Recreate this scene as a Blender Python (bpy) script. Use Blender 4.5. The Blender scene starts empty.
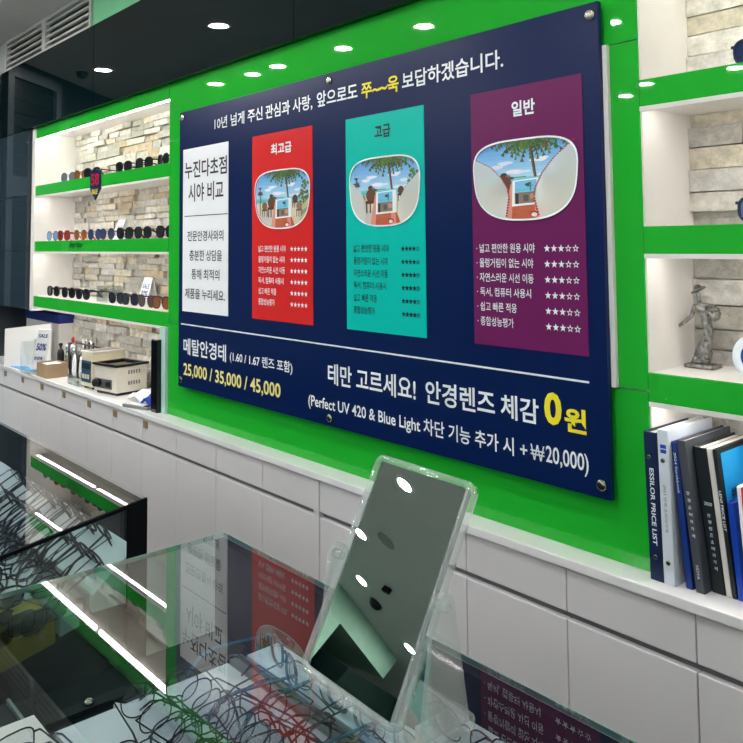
import bpy, bmesh, math, random
from mathutils import Vector, Matrix
random.seed(7)
S = bpy.context.scene
COL = S.collection
PI = math.pi
BASE = {}

# ------------------------------------------------------------------ materials
def lin(c):
    return tuple((v/12.92 if v <= .04045 else ((v+.055)/1.055)**2.4) for v in (x/255 for x in c))

def mat(name, rgb, rough=.5, metal=0, spec=.5, coat=0, vary=.05, scale=14, bump=0, trans=0, ior=1.45):
    m = bpy.data.materials.new(name); m.use_nodes = True
    nt = m.node_tree; b = nt.nodes['Principled BSDF']
    c = lin(rgb)
    n = nt.nodes.new('ShaderNodeTexNoise'); n.inputs['Scale'].default_value = scale; n.inputs['Detail'].default_value = 4
    tc = nt.nodes.new('ShaderNodeTexCoord'); nt.links.new(tc.outputs['Object'], n.inputs['Vector'])
    r = nt.nodes.new('ShaderNodeValToRGB')
    r.color_ramp.elements[0].position = .3; r.color_ramp.elements[1].position = .7
    r.color_ramp.elements[0].color = (*[v*(1-vary) for v in c], 1)
    r.color_ramp.elements[1].color = (*[min(1, v*(1+vary)) for v in c], 1)
    nt.links.new(n.outputs['Fac'], r.inputs['Fac']); nt.links.new(r.outputs['Color'], b.inputs['Base Color'])
    b.inputs['Roughness'].default_value = rough; b.inputs['Metallic'].default_value = metal
    b.inputs['Specular IOR Level'].default_value = spec; b.inputs['Coat Weight'].default_value = coat
    b.inputs['Coat Roughness'].default_value = .02
    b.inputs['Transmission Weight'].default_value = trans; b.inputs['IOR'].default_value = ior
    if bump:
        bp = nt.nodes.new('ShaderNodeBump'); bp.inputs['Strength'].default_value = bump; bp.inputs['Distance'].default_value = .004
        nt.links.new(n.outputs['Fac'], bp.inputs['Height']); nt.links.new(bp.outputs['Normal'], b.inputs['Normal'])
    return m

def glass(name, tint, f0=.045, rough=.0, once=False, milk=0):
    """thin clear sheet: transparent with a Schlick mirror on top"""
    m = bpy.data.materials.new(name); m.use_nodes = True; nt = m.node_tree; nt.nodes.clear()
    out = nt.nodes.new('ShaderNodeOutputMaterial'); mix = nt.nodes.new('ShaderNodeMixShader')
    tr = nt.nodes.new('ShaderNodeBsdfTransparent'); tr.inputs['Color'].default_value = (*tint, 1)
    gl = nt.nodes.new('ShaderNodeBsdfGlossy'); gl.inputs['Roughness'].default_value = rough
    geo = nt.nodes.new('ShaderNodeNewGeometry')
    dot = nt.nodes.new('ShaderNodeVectorMath'); dot.operation = 'DOT_PRODUCT'
    nt.links.new(geo.outputs['Normal'], dot.inputs[0]); nt.links.new(geo.outputs['Incoming'], dot.inputs[1])
    def math_(op, a, b):
        n = nt.nodes.new('ShaderNodeMath'); n.operation = op; n.use_clamp = False
        for i, v in enumerate((a, b)):
            if v is None: continue
            if isinstance(v, (int, float)): n.inputs[i].default_value = v
            else: nt.links.new(v, n.inputs[i])
        return n.outputs[0]
    a = math_('ABSOLUTE', dot.outputs['Value'], None)
    k = math_('SUBTRACT', 1.0, a); p = math_('POWER', k, 5.0)
    f = math_('ADD', math_('MULTIPLY', p, 1-f0), f0)
    if once: f = math_('MULTIPLY', f, math_('SUBTRACT', 1.0, geo.outputs['Backfacing']))
    if milk:
        df = nt.nodes.new('ShaderNodeBsdfDiffuse'); df.inputs['Color'].default_value = (.9, .93, .92, 1)
        m2 = nt.nodes.new('ShaderNodeMixShader'); m2.inputs[0].default_value = milk
        nt.links.new(tr.outputs[0], m2.inputs[1]); nt.links.new(df.outputs[0], m2.inputs[2]); tr = m2
    nt.links.new(f, mix.inputs[0]); nt.links.new(tr.outputs[0], mix.inputs[1]); nt.links.new(gl.outputs[0], mix.inputs[2])
    nt.links.new(mix.outputs[0], out.inputs[0])
    return m

def emit(name, rgb, s):
    m = bpy.data.materials.new(name); m.use_nodes = True; nt = m.node_tree; nt.nodes.clear()
    out = nt.nodes.new('ShaderNodeOutputMaterial'); e = nt.nodes.new('ShaderNodeEmission')
    e.inputs['Color'].default_value = (*rgb, 1); e.inputs['Strength'].default_value = s
    nt.links.new(e.outputs[0], out.inputs[0]); return m

def stone_mat():
    m = bpy.data.materials.new('split_stone'); m.use_nodes = True; nt = m.node_tree; b = nt.nodes['Principled BSDF']
    geo = nt.nodes.new('ShaderNodeNewGeometry'); r = nt.nodes.new('ShaderNodeValToRGB'); r.color_ramp.interpolation = 'CONSTANT'
    cols = [(206, 201, 190), (188, 184, 176), (220, 210, 190), (186, 182, 172), (214, 210, 204), (204, 186, 160), (194, 191, 184), (226, 221, 212)]
    el = r.color_ramp.elements
    el[0].position = 0; el[0].color = (*lin(cols[0]), 1); el[1].position = .125; el[1].color = (*lin(cols[1]), 1)
    for i in range(2, 8):
        e = el.new(i*.125); e.color = (*lin(cols[i]), 1)
    nt.links.new(geo.outputs['Random Per Island'], r.inputs['Fac'])
    tc = nt.nodes.new('ShaderNodeTexCoord'); n = nt.nodes.new('ShaderNodeTexNoise')
    n.inputs['Scale'].default_value = 38; n.inputs['Detail'].default_value = 8; n.inputs['Roughness'].default_value = .65
    nt.links.new(tc.outputs['Object'], n.inputs['Vector'])
    r2 = nt.nodes.new('ShaderNodeValToRGB'); r2.color_ramp.elements[0].position = .3; r2.color_ramp.elements[1].position = .7
    r2.color_ramp.elements[0].color = (.62, .6, .57, 1); r2.color_ramp.elements[1].color = (1.1, 1.1, 1.1, 1)
    mx = nt.nodes.new('ShaderNodeMix'); mx.data_type = 'RGBA'; mx.blend_type = 'MULTIPLY'; mx.inputs['Factor'].default_value = 1
    nt.links.new(n.outputs['Fac'], r2.inputs['Fac'])
    nt.links.new(r.outputs['Color'], mx.inputs['A']); nt.links.new(r2.outputs['Color'], mx.inputs['B'])
    nt.links.new(mx.outputs['Result'], b.inputs['Base Color'])
    bp = nt.nodes.new('ShaderNodeBump'); bp.inputs['Strength'].default_value = .8; bp.inputs['Distance'].default_value = .012
    nt.links.new(n.outputs['Fac'], bp.inputs['Height']); nt.links.new(bp.outputs['Normal'], b.inputs['Normal'])
    b.inputs['Roughness'].default_value = .85; return m

def print_mat():
    m = bpy.data.materials.new('printed_picture'); m.use_nodes = True; nt = m.node_tree; b = nt.nodes['Principled BSDF']
    a = nt.nodes.new('ShaderNodeAttribute'); a.attribute_name = 'ink'
    nt.links.new(a.outputs['Color'], b.inputs['Base Color']); b.inputs['Roughness'].default_value = .4; return m

M = dict(
 green=mat('green_back_painted_glass', (34, 172, 48), .02, spec=.45, vary=.02, scale=2),
 edgeglass=mat('cut_glass_edge', (108, 146, 138), .1, vary=.05),
 paleglass=mat('pale_glass_edge', (190, 222, 214), .08, vary=.03),
 fascia=mat('dark_fascia_glass', (4, 20, 23), .015, spec=.5, vary=.03, scale=2),
 slate=mat('slate_glass', (40, 54, 64), .02, spec=.5, vary=.03, scale=2),  # reflection on the wall panels put into the base colour; display's own slate
 ventdark=mat('vent_recess', (44, 48, 52), .7),
 palegreen=mat('pale_green_panel', (150, 238, 178), .15, vary=.05, scale=3),
 white=mat('white_laminate', (226, 222, 218), .35, vary=.02),
 cabinet=mat('grey_white_laminate', (214, 213, 215), .28, vary=.015, scale=3),
 speakergrey=mat('speaker_grey', (150, 156, 152), .7),
 groove=mat('grey_recess', (120, 120, 122), .5),
 worktop=mat('white_worktop', (232, 232, 232), .16, vary=.02),
 ceiling=mat('ceiling_paint', (205, 205, 205), .8, vary=.02),
 wallp=mat('wall_paint', (205, 208, 204), .7, vary=.02),
 floor=mat('floor_tile', (150, 146, 140), .35, vary=.08, scale=3),
 bulkhead=mat('pale_green_bulkhead', (150, 182, 166), .6),  # green light reflected onto the pale wall is mixed into its colour
 darkwall=mat('dark_panel', (40, 48, 56), .3),
 louvre=mat('louvre_dark_green', (8, 26, 30), .35),
 greyframe=mat('grey_frame', (88, 98, 106), .4),
 navy=mat('navy_print', (7, 29, 76), .28, spec=.22, vary=.02),
 red=mat('red_print', (214, 40, 40), .3, spec=.2, vary=.02),
 teal=mat('teal_print', (0, 188, 172), .3, spec=.2, vary=.02),
 purple=mat('purple_print', (108, 32, 88), .3, spec=.2, vary=.02),
 pwhite=mat('white_print', (240, 240, 242), .3, spec=.35, vary=.01),
 ink=mat('dark_ink', (24, 24, 40), .4),
 inkw=mat('white_ink', (235, 240, 244), .4, vary=.01),
 inky=mat('yellow_ink', (238, 222, 40), .4, vary=.01),
 inkcream=mat('cream_ink', (236, 226, 140), .4, vary=.01),
 inkred=mat('red_ink', (170, 20, 50), .4),
 inkgreen=mat('dark_green_ink', (8, 90, 30), .3),
 picture=print_mat(),
 haze=None,
 bolt=mat('brushed_bolt', (170, 168, 155), .25, metal=1),
 steel=mat('steel', (190, 190, 192), .22, metal=1),
 pewter=mat('pewter', (138, 136, 132), .34, metal=.9, vary=.55, scale=130, bump=1.0),
 brass=mat('brass_lock', (170, 150, 105), .35, metal=.6),
 black=mat('black_plastic', (16, 17, 20), .35),
 gloss=mat('black_gloss', (8, 10, 16), .08),
 counterblack=mat('counter_black', (5, 8, 16), .7, spec=.12),
 counterin=mat('counter_inside', (6, 14, 20), .7, spec=.15),
 deck=mat('counter_deck', (16, 24, 28), .6, spec=.2),
 tray=mat('tray_lining', (196, 204, 210), .55, vary=.04),
 trayblue=mat('tray_lining_blue', (186, 206, 214), .5, vary=.05),
 yellow=mat('yellow_lining', (196, 158, 36), .6, vary=.1),
 rail=mat('aluminium_rail', (140, 148, 150), .35, metal=.7),
 glass=glass('showcase_glass', (.90, .935, .938), .14, once=True),
 sideglass=glass('side_glass', (.86, .95, .92), .05),
 acrylic=glass('clear_acrylic', (.93, .96, .95), .10, .03, milk=.15),
 acrylicthin=glass('thin_acrylic', (.92, .95, .94), .09, .02),
 mirror=mat('mirror_silver', (190, 206, 198), .0, metal=1, vary=0),
 lens=glass('clear_lens', (.94, .955, .98), .14),
 beige=mat('beige_enamel', (222, 212, 182), .35, vary=.03),
 ivory=mat('ivory_enamel', (214, 206, 192), .35, vary=.03),
 panelblue=mat('control_panel_blue', (48, 74, 96), .35),
 card=mat('cardboard', (158, 132, 104), .8, vary=.08),
 paper=mat('paper', (236, 236, 238), .6, vary=.02),
 cyanpaper=mat('cyan_print', (30, 160, 226), .35, vary=.3, scale=9),
 blue=mat('blue_plastic', (28, 44, 120), .35),
 brightblue=mat('bright_blue_card', (22, 66, 170), .35),
 towel=mat('white_cloth', (225, 225, 225), .9, bump=.5, scale=60),
 bluecloth=mat('blue_cloth', (40, 70, 170), .9, bump=.5, scale=60),
 binder_navy=mat('binder_navy', (14, 34, 70), .4),
 binder_white=mat('binder_white', (206, 214, 222), .4),
 binder_grey=mat('binder_slate', (66, 70, 78), .5),
 binder_black=mat('binder_black', (26, 34, 36), .45),
 bookblue=mat('book_blue', (18, 52, 128), .4),
 lilac=mat('folder_lilac_grey', (132, 128, 142), .5),
 pages=mat('page_edges', (216, 210, 202), .8),
 redpaint=mat('red_handle', (190, 24, 30), .35),
 skin=mat('printed_portrait', (226, 168, 156), .5, vary=.3, scale=30),
 porcelain=mat('porcelain', (236, 238, 242), .12),
 stone=stone_mat(),
 caseled=emit('showcase_light', (.94, .97, 1), 7),  # glow of the fill strips added inside both counters
 led=emit('led_strip', (1, .96, .9), 6.5),
 lamp=emit('downlight_diffuser', (1, .985, .955), 105),
)
_h = bpy.data.materials.new('pale_haze_overlay'); _h.use_nodes = True
_nt = _h.node_tree; _b = _nt.nodes['Principled BSDF']; _b.inputs['Base Color'].default_value = (.93, .94, .87, 1); _b.inputs['Alpha'].default_value = .54; _b.inputs['Roughness'].default_value = .4
M['haze'] = _h

# ------------------------------------------------------------------ mesh helpers
def V(*a): return Vector(a)
def box(bm, x0, x1, y0, y1, z0, z1, mi=0, bev=0):
    vs = [bm.verts.new((x, y, z)) for z in (z0, z1) for y in (y0, y1) for x in (x0, x1)]
    fs = []
    for q in ((0, 2, 3, 1), (4, 5, 7, 6), (0, 1, 5, 4), (2, 6, 7, 3), (0, 4, 6, 2), (1, 3, 7, 5)):
        f = bm.faces.new([vs[i] for i in q]); f.material_index = mi; fs.append(f)
    if bev:
        es = list({e for f in fs for e in f.edges})
        r = bmesh.ops.bevel(bm, geom=es, offset=bev, segments=2, affect='EDGES', profile=.5)
        for f in r['faces']: f.material_index = mi
        vs = list({v for f in fs if f.is_valid for v in f.verts} | set(r['verts']))
    return vs
def xf(vs, mtx):
    for v in set(vs):
        if v.is_valid: v.co = mtx @ v.co
def rotz(vs, a, c): xf(vs, Matrix.Translation(c) @ Matrix.Rotation(a, 4, 'Z') @ Matrix.Translation(-Vector(c)))
def prism(bm, pts, off, mi=0):
    """closed prism from 3-D outline pts pushed along vector off"""
    a = [bm.verts.new(p) for p in pts]; b = [bm.verts.new(Vector(p)+Vector(off)) for p in pts]; n = len(pts)
    fs = [bm.faces.new(a), bm.faces.new(b[::-1])]
    for i in range(n): fs.append(bm.faces.new((a[i], b[i], b[(i+1) % n], a[(i+1) % n])))
    for f in fs: f.material_index = mi
    return a+b
def tube(bm, pts, r, seg=6, closed=False, mi=0):
    pts = [Vector(p) for p in pts]; n = len(pts); rings = []
    rr = r if isinstance(r, (list, tuple)) else [r]*n
    prev = None
    for i, p in enumerate(pts):
        t = (pts[(i+1) % n]-pts[i-1]) if closed else (pts[min(i+1, n-1)]-pts[max(i-1, 0)])
        t.normalize()
        if prev is None:
            ref = Vector((0, 0, 1)) if abs(t.z) < .9 else Vector((1, 0, 0)); u = t.cross(ref).normalized()
        else:
            u = (prev-t*prev.dot(t)).normalized()
        prev = u; w = t.cross(u)
        rings.append([bm.verts.new(p+(u*math.cos(2*PI*k/seg)+w*math.sin(2*PI*k/seg))*rr[i]) for k in range(seg)])
    m = n if closed else n-1
    for i in range(m):
        a, b = rings[i], rings[(i+1) % n]
        for k in range(seg):
            f = bm.faces.new((a[k], a[(k+1) % seg], b[(k+1) % seg], b[k])); f.material_index = mi; f.smooth = True
    if not closed:
        for f in (bm.faces.new(rings[0][::-1]), bm.faces.new(rings[-1])): f.material_index = mi
    return [v for q in rings for v in q]
def lathe(bm, prof, c, seg=20, mi=0, axis='Z', caps=True):
    rings = []
    for r, h in prof:
        ring = []
        for k in range(seg):
            a = 2*PI*k/seg; p = Vector((r*math.cos(a), r*math.sin(a), h))
            if axis == 'Y': p = Vector((p.x, p.z, p.y))
            if axis == 'X': p = Vector((p.z, p.x, p.y))
            ring.append(bm.verts.new(p+Vector(c)))
        rings.append(ring)
    for a, b in zip(rings, rings[1:]):
        for k in range(seg):
            f = bm.faces.new((a[k], a[(k+1) % seg], b[(k+1) % seg], b[k])); f.material_index = mi; f.smooth = True
    for q in (rings[0][::-1], rings[-1]) if caps else ():
        f = bm.faces.new(q); f.material_index = mi
    return [v for q in rings for v in q]
def B(): return bmesh.new()

def finish(name, bm, mats, parent=None, recalc=True):
    if recalc: bmesh.ops.recalc_face_normals(bm, faces=bm.faces)
    base = Vector((0, 0, 0)); p = parent
    while p is not None:
        if p in BASE: base = BASE[p]
        p = p.parent
    for v in bm.verts: v.co -= base
    me = bpy.data.meshes.new(name); bm.to_mesh(me); bm.free()
    for m in (mats if isinstance(mats, (list, tuple)) else [mats]): me.materials.append(M[m] if isinstance(m, str) else m)
    o = bpy.data.objects.new(name, me); COL.objects.link(o)
    if parent: o.parent = parent
    return o
def thing(name, label, cat, loc=(0, 0, 0), group=None):
    o = bpy.data.objects.new(name, None); o.location = loc; o.empty_display_size = .05; COL.objects.link(o)
    o['label'] = label; o['category'] = cat; BASE[o] = Vector(loc)
    if group: o['group'] = group
    return o
def part(name, bm, m, parent, label=None):
    o = finish(name, bm, m, parent)
    if label: o['label'] = label
    return o
def solo(name, bm, m, label, cat, group=None):
    o = finish(name, bm, m); o['label'] = label; o['category'] = cat
    if group: o['group'] = group
    return o
def struct(name, bm, m, parent=None):
    o = finish(name, bm, m, parent)
    if parent is None: o['kind'] = 'structure'
    return o
def bxs(*boxes, bev=0):
    bm = B()
    for b in boxes: box(bm, *b, bev=bev)
    return bm

_cache = {}
def text_mesh(s, bold=0, shear=0):
    k = (s, bold, shear)
    if k not in _cache:
        c = bpy.data.curves.new('t', 'FONT'); c.body = s; c.offset = bold; c.shear = shear; c.resolution_u = 3
        o = bpy.data.objects.new('t', c); COL.objects.link(o); bpy.context.view_layer.update()
        me = bpy.data.meshes.new_from_object(o.evaluated_get(bpy.context.evaluated_depsgraph_get()))
        bpy.data.objects.remove(o); bpy.data.curves.remove(c)
        vs = [tuple(v.co) for v in me.vertices]; fs = [tuple(p.vertices) for p in me.polygons]
        bpy.data.meshes.remove(me); _cache[k] = (vs, fs)
    return _cache[k]
def text(bm, s, o, u, w, W, H, bold=.012, shear=0, mi=0):
    """letters filling the W x H rectangle with corner o along u (width) and w (height)"""
    vs, fs = text_mesh(s, bold, shear)
    x0 = min(v[0] for v in vs); x1 = max(v[0] for v in vs); y0 = min(v[1] for v in vs); y1 = max(v[1] for v in vs)
    o, u, w = Vector(o), Vector(u), Vector(w)
    b = [bm.verts.new(o+u*((v[0]-x0)/(x1-x0)*W)+w*((v[1]-y0)/(y1-y0)*H)) for v in vs]
    for f in fs:
        try: bm.faces.new([b[i] for i in f]).material_index = mi
        except ValueError: pass
def text_part(name, bm, m, parent, label=None):
    o = finish(name, bm, m, parent, recalc=False)
    if label: o['label'] = label
    return o

# ------------------------------------------------------------------ camera
f_, px_, py_, yaw, pitch, roll = 804.85, 373.5, 190.59, -0.853042, 0.0658020, -0.00940551
cy, sy, cp, sp = math.cos(yaw), math.sin(yaw), math.cos(pitch), math.sin(pitch)
F = V(sy*cp, cy*cp, sp); R0 = V(cy, -sy, 0); U0 = R0.cross(F)
R1 = R0*math.cos(roll)+U0*math.sin(roll); U1 = -R0*math.sin(roll)+U0*math.cos(roll)
cam = bpy.data.cameras.new('camera'); co = bpy.data.objects.new('camera', cam); COL.objects.link(co)
cam.sensor_width = 36; cam.lens = f_*36/743; cam.shift_x = (371.5-px_)/743; cam.shift_y = (py_-371.5)/743
cam.clip_start = .02
mw = Matrix((R1, U1, -F)).transposed().to_4x4(); mw.translation = V(0, 0, 1.5); co.matrix_world = mw
S.camera = co

# ------------------------------------------------------------------ room shell
WY = 1.453                       # face of the green glass wall
ZC = 2.70
XR = 1.6
struct('floor', bxs((-9, XR, -6, 2, -.05, 0)), 'floor')
struct('ceiling', bxs((-9, XR, -6, 2, ZC, ZC+.05)), 'ceiling')
struct('wall_back', bxs((-5.6, XR, 1.72, 1.80, 0, ZC)), 'wallp')
struct('wall_right', bxs((XR, XR+.08, -6, 1.8, 0, ZC)), 'wallp')
struct('wall_rear', bxs((-9, -3.4, -6.06, -6, 0, ZC), (-3.4, XR, -6.06, -6, 0, .5), (-3.4, XR, -6.06, -6, 2.4, ZC), (-3.4, -3.2, -6.06, -6, .5, 2.4), (1.0, XR, -6.06, -6, .5, 2.4)), 'wallp')
struct('wall_far_side', bxs((-9.06, -9, -6, 2, 0, ZC)), 'wallp')
w = struct('window_1', bxs((-3.2, 1.0, -6.05, -5.99, .5, .56), (-3.2, 1.0, -6.05, -5.99, 2.34, 2.4), (-3.2, -3.14, -6.05, -5.99, .56, 2.34), (.94, 1.0, -6.05, -5.99, .56, 2.34), (-1.13, -1.07, -6.05, -5.99, .56, 2.34)), 'greyframe')  # unseen window added to let soft daylight into the room
finish('window_pane', bxs((-3.14, .94, -6.03, -6.02, .56, 2.34)), 'sideglass', w)
# diagonal end wall on the left with two dark louvred windows
bm = B(); prism(bm, [(-5.08, 1.50, 0), (-7.6, -1.20, 0), (-7.6, -1.20, ZC), (-5.08, 1.50, ZC)], (-.06, .056, 0)); struct('wall_left', bm, 'darkwall')
d = V(-2.52, -2.70, 0).normalized(); nrm = V(d.y, -d.x, 0)
if nrm.x < 0: nrm = -nrm
def diag(bm, s0, s1, z0, z1, t0, t1, mi=0):
    o = V(-5.08, 1.50, 0)
    prism(bm, [o+d*s0+nrm*t0+V(0, 0, z0), o+d*s1+nrm*t0+V(0, 0, z0), o+d*s1+nrm*t0+V(0, 0, z1), o+d*s0+nrm*t0+V(0, 0, z1)], nrm*(t1-t0), mi)
for n_, (z0, z1) in enumerate(((1.95, 2.58), (1.05, 1.82)), 2):
    bm = B(); s0, s1 = .32, .86
    for a in ((s0-.07, s0, z0-.07, z1+.07), (s1, s1+.07, z0-.07, z1+.07), (s0, s1, z1, z1+.07), (s0, s1, z0-.07, z0)): diag(bm, *a, 0, .03)
    w = struct('window_%d' % n_, bm, 'greyframe')
    bm = B(); diag(bm, s0, s1, z0, z1, 0, .006)
    for k in range(7): diag(bm, s0, s1, z0+.05+k*(z1-z0)/7, z0+.062+k*(z1-z0)/7, .006, .014)
    finish('louvre_panel', bm, 'louvre', w)
# pale bulkhead, green recess and black cabinet across the room (seen in the tilted mirror)
def bh(bm, p, q, z0, z1, t):
    a = V(q[0]-p[0], q[1]-p[1], 0).normalized(); b = V(a.y, -a.x, 0)
    if b.x > 0: b = -b
    prism(bm, [V(*p, z0), V(*q, z0), V(*q, z1), V(*p, z1)], b*t)
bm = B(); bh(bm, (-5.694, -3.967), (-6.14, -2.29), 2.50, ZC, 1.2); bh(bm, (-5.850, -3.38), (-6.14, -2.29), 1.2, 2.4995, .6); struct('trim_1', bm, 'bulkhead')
struct('trim_2', bxs((-7.4, -5.72, -4.42, -4.36, 1.9, 2.499)), 'inkgreen')
struct('trim_3', bxs((-7.2, -4.55, -4.2, -3.56, 0, 2.30)), 'fascia')

# green glass cladding, each sheet a trim of the setting
t_ = 4
def trim(boxes, m, bev=0):
    global t_
    o = struct('trim_%d' % t_, bxs(*boxes, bev=bev), m); t_ += 1; return o
GY = WY+.01
trim([(-2.87, -.853, WY, GY, .8605, 1.2045)], 'green')
trim([(-2.87, -.853, WY, GY, 1.2075, 1.904)], 'green')
trim([(-2.87, -.853, WY, GY, 1.907, 2.75-.05)], 'green')
trim([(-.853, XR, WY, GY, 2.09, ZC)], 'green')
trim([(-2.87, -.853, GY, 1.719, .8605, ZC)], 'white')
trim([(-2.73, -.916, WY-.012, WY-.001, 1.207, 1.905)], 'white')          # white backing board behind the poster
trim([(-2.915, -2.872, WY-.012, 1.66, .8605, 1.185)], 'paleglass')
trim([(-4.390, -2.87, WY-.002, GY, 2.075, 2.128)], 'green')
trim([(-4.43, -2.87, GY, 1.72, 2.126, ZC-.2)], 'white')
# dark glass fascia above, and the dark panels left of the shelves
FY = 1.425
for x0, x1 in ((-5.05, -3.568), (-3.564, -2.0), (-1.996, -.4)):
    trim([(x0, x1, FY, FY+.02, 2.131, 2.51)], 'fascia')
trim([(-5.06, XR, FY+.02, WY-.003, 2.13, 2.51)], 'black')
zs = (1.172, 1.475, 1.776, 2.1295)
for a, b in zip(zs, zs[1:]):
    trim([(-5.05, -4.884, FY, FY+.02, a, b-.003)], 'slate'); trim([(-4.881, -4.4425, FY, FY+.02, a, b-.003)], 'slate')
trim([(-5.06, -4.4425, FY+.021, 1.72, 1.175, 2.128)], 'darkwall')
trim([(-5.14, -5.052, 1.42, 1.72, 0, 1.172)], 'darkwall')
trim([(-3.64, -.4, WY-.002, WY+.02, 2.515, ZC-.001)], 'palegreen')
trim([(-5.06, -4.93, WY-.002, WY+.02, 2.515, ZC-.001)], 'wallp')
# air vent over the fascia
v_ = thing('air_vent', 'white slatted air vent grille above the dark fascia at the ceiling', 'vent', (-4.28, WY, 2.53))
part('frame', bxs((-4.92, -3.645, WY-.014, WY+.012, 2.517, 2.532), (-4.92, -3.645, WY-.014, WY+.012, 2.68, 2.698), (-4.92, -4.895, WY-.014, WY+.012, 2.532, 2.68), (-3.665, -3.645, WY-.014, WY+.012, 2.532, 2.68), (-4.30, -4.25, WY-.014, WY+.012, 2.532, 2.68)), 'white', v_)
part('backing', bxs((-4.895, -3.665, WY+.012, WY+.018, 2.532, 2.68)), 'ventdark', v_)
for k in range(4):
    z = 2.553+k*.034
    part('slat', bxs((-4.895, -3.665, WY-.010, WY+.006, z, z+.011), bev=.001), 'white', v_)

# ------------------------------------------------------------------ ceiling downlights
def downlight(x, y, label):
    t = thing('ceiling_downlight', label, 'ceiling light', (x, y, ZC), 'round ceiling downlights')
    bm = B(); lathe(bm, [(.052, -.010), (.070, -.008), (.073, -.001), (.052, -.001)], (x, y, ZC), 28, caps=False); part('rim', bm, 'white', t)
    bm = B(); lathe(bm, [(.053, -.008), (.053, -.002)], (x, y, ZC), 28); part('diffuser', bm, 'lamp', t, 'glowing white diffuser')
LAMPS = [(-3.80, .64, 'round downlight reflected in the middle of the dark fascia'), (-5.26, .68, 'round downlight reflected beside the dome camera in the dark fascia'),
 (-5.21, -.10, 'round downlight reflected small at the far left of the green wall above the poster'), (-4.75, -.13, 'round downlight reflected second from left in the green wall above the poster'), (-4.43, -.12, 'round downlight reflected third from left in the green wall above the poster'),
 (-3.77, -.15, 'round downlight reflected fourth from left in the green wall above the poster'), (-3.10, -.18, 'round downlight reflected rightmost above the poster'),
 (-2.40, -.92, "round downlight reflected in the green glass beside the poster's top right corner"), (-3.57, -2.97, 'round downlight reflected in the green column right of the poster'),
 (-2.50, -2.62, 'round downlight reflected at the right end of the top right shelf band'), (-3.20, -2.65, 'round downlight reflected at the left end of the top right shelf band'),
 (-3.845, -1.494, 'round downlight near the top of the standing mirror reflection'), (-4.869, -2.229, 'round downlight cut by the left edge of the standing mirror'),
 (-5.384, -2.905, 'round downlight in the lower left of the standing mirror reflection'), (-5.292, -3.63, 'round downlight in the lower right of the standing mirror reflection')]
for l in LAMPS: downlight(*l)
for x, y, l in ((-2.3, .62, 'round downlight above the counter in front of the poster middle'), (-.8, .60, "round downlight in front of the poster's right edge"), (.7, .58, 'round downlight in front of the right shelves'),  # lamps out of view, added to brighten the wall and the right side
    (-.9, -.6, 'round downlight straight above the viewer'), (.5, -.5, 'round downlight to the right of the viewer'), (-1.9, -1.9, 'round downlight in the ceiling well behind the viewer'), (-.6, -2.6, 'round downlight in the ceiling far behind on the right')): downlight(x, y, l)
bm = B(); lathe(bm, [(.04, 0), (.04, -.014), (.032, -.034), (.015, -.045), (.003, -.048)], (-5.45, .75, ZC), 20); solo('dome_camera', bm, 'black', 'small dark dome camera on the ceiling reflected in the fascia', 'security camera')
bm = B(); lathe(bm, [(.075, 0), (.075, -.004), (.06, -.007), (.012, -.008)], (-4.553, -2.20, ZC), 20); solo('ceiling_speaker', bm, 'speakergrey', 'grey round ceiling speaker seen in the standing mirror', 'speaker')
bm = B(); lathe(bm, [(.06, 0), (.06, -.012), (.045, -.035), (.02, -.045)], (-5.397, -3.166, ZC), 20); solo('smoke_detector', bm, 'black', 'dark round detector on the ceiling seen in the standing mirror', 'detector')
solo('ceiling_spotlight', bxs((-5.035, -4.96, -2.85, -2.82, 2.66, 2.699)), 'black', 'small black box spotlight on the ceiling seen in the standing mirror', 'spotlight')

# ------------------------------------------------------------------ base cabinets and worktop
wt = solo('worktop', bxs((-5.05, XR-.01, 1.390, 1.719, .840, .86), bev=.002), 'worktop', 'long glossy white worktop running under the poster and shelves', 'worktop')
def cabinet(xs, label, locks, right_trim=False):
    x0, x1 = xs[0], xs[-1]
    t = thing('base_cabinet', label, 'cabinet', ((x0+x1)/2, 1.56, 0))
    part('body', bxs((x0, x1, 1.414, 1.715, .06, .839), (x0, x1, 1.45, 1.715, .0, .06)), 'groove', t)
    for i, (a, b) in enumerate(zip(xs, xs[1:])):
        a += .0012; b -= .0012
        dr = part('drawer_front', bxs((a, b, 1.398, 1.414, .7515, .8375), bev=.0015), 'cabinet', t)
        part('door', bxs((a, b, 1.398, 1.414, .065, .736), bev=.0015), 'cabinet', t)
        if locks:
            part('lock_plate', bxs((a+.012, a+.048, 1.3945, 1.3985, .803, .830), bev=.001), 'brass', dr, 'square brass lock plate')
    if right_trim:
        part('filler_strip', bxs((x1, x1+.0235, 1.395, 1.715, .06, .8395)), 'cabinet', t)
L1 = [-4.98, -4.68, -4.395, -4.11, -3.82, -3.521]; L2 = [-3.521, -3.25, -2.971, -2.693, -2.413, -2.135, -1.868]
L3 = [-1.8445, -1.568, -1.291, -1.017, -.742, -.466, -.19]; L4 = [-.19, .09, .37, .65, .93, 1.21, 1.49]
cabinet(L1, 'grey white base cabinet with brass locks under the machines at far left', True)
cabinet(L2, 'grey white base cabinet under the left half of the poster', False, True)
cabinet(L3, 'grey white base cabinet behind the standing mirror, right of the joint strip', False)
cabinet(L4, 'grey white base cabinet at the right edge under the binders', False)
# the middle cabinet still has locks on its first drawers
for o in [o for o in bpy.data.objects if o.name.startswith('drawer_front') and o.parent and 'left half' in o.parent['label']][:3]:
    xs = [v.co.x for v in o.data.vertices]; a = min(xs)+BASE[o.parent].x
    part('lock_plate', bxs((a+.012, a+.048, 1.3945, 1.3985, .803, .830), bev=.001), 'brass', o, 'square brass lock plate')

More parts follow.
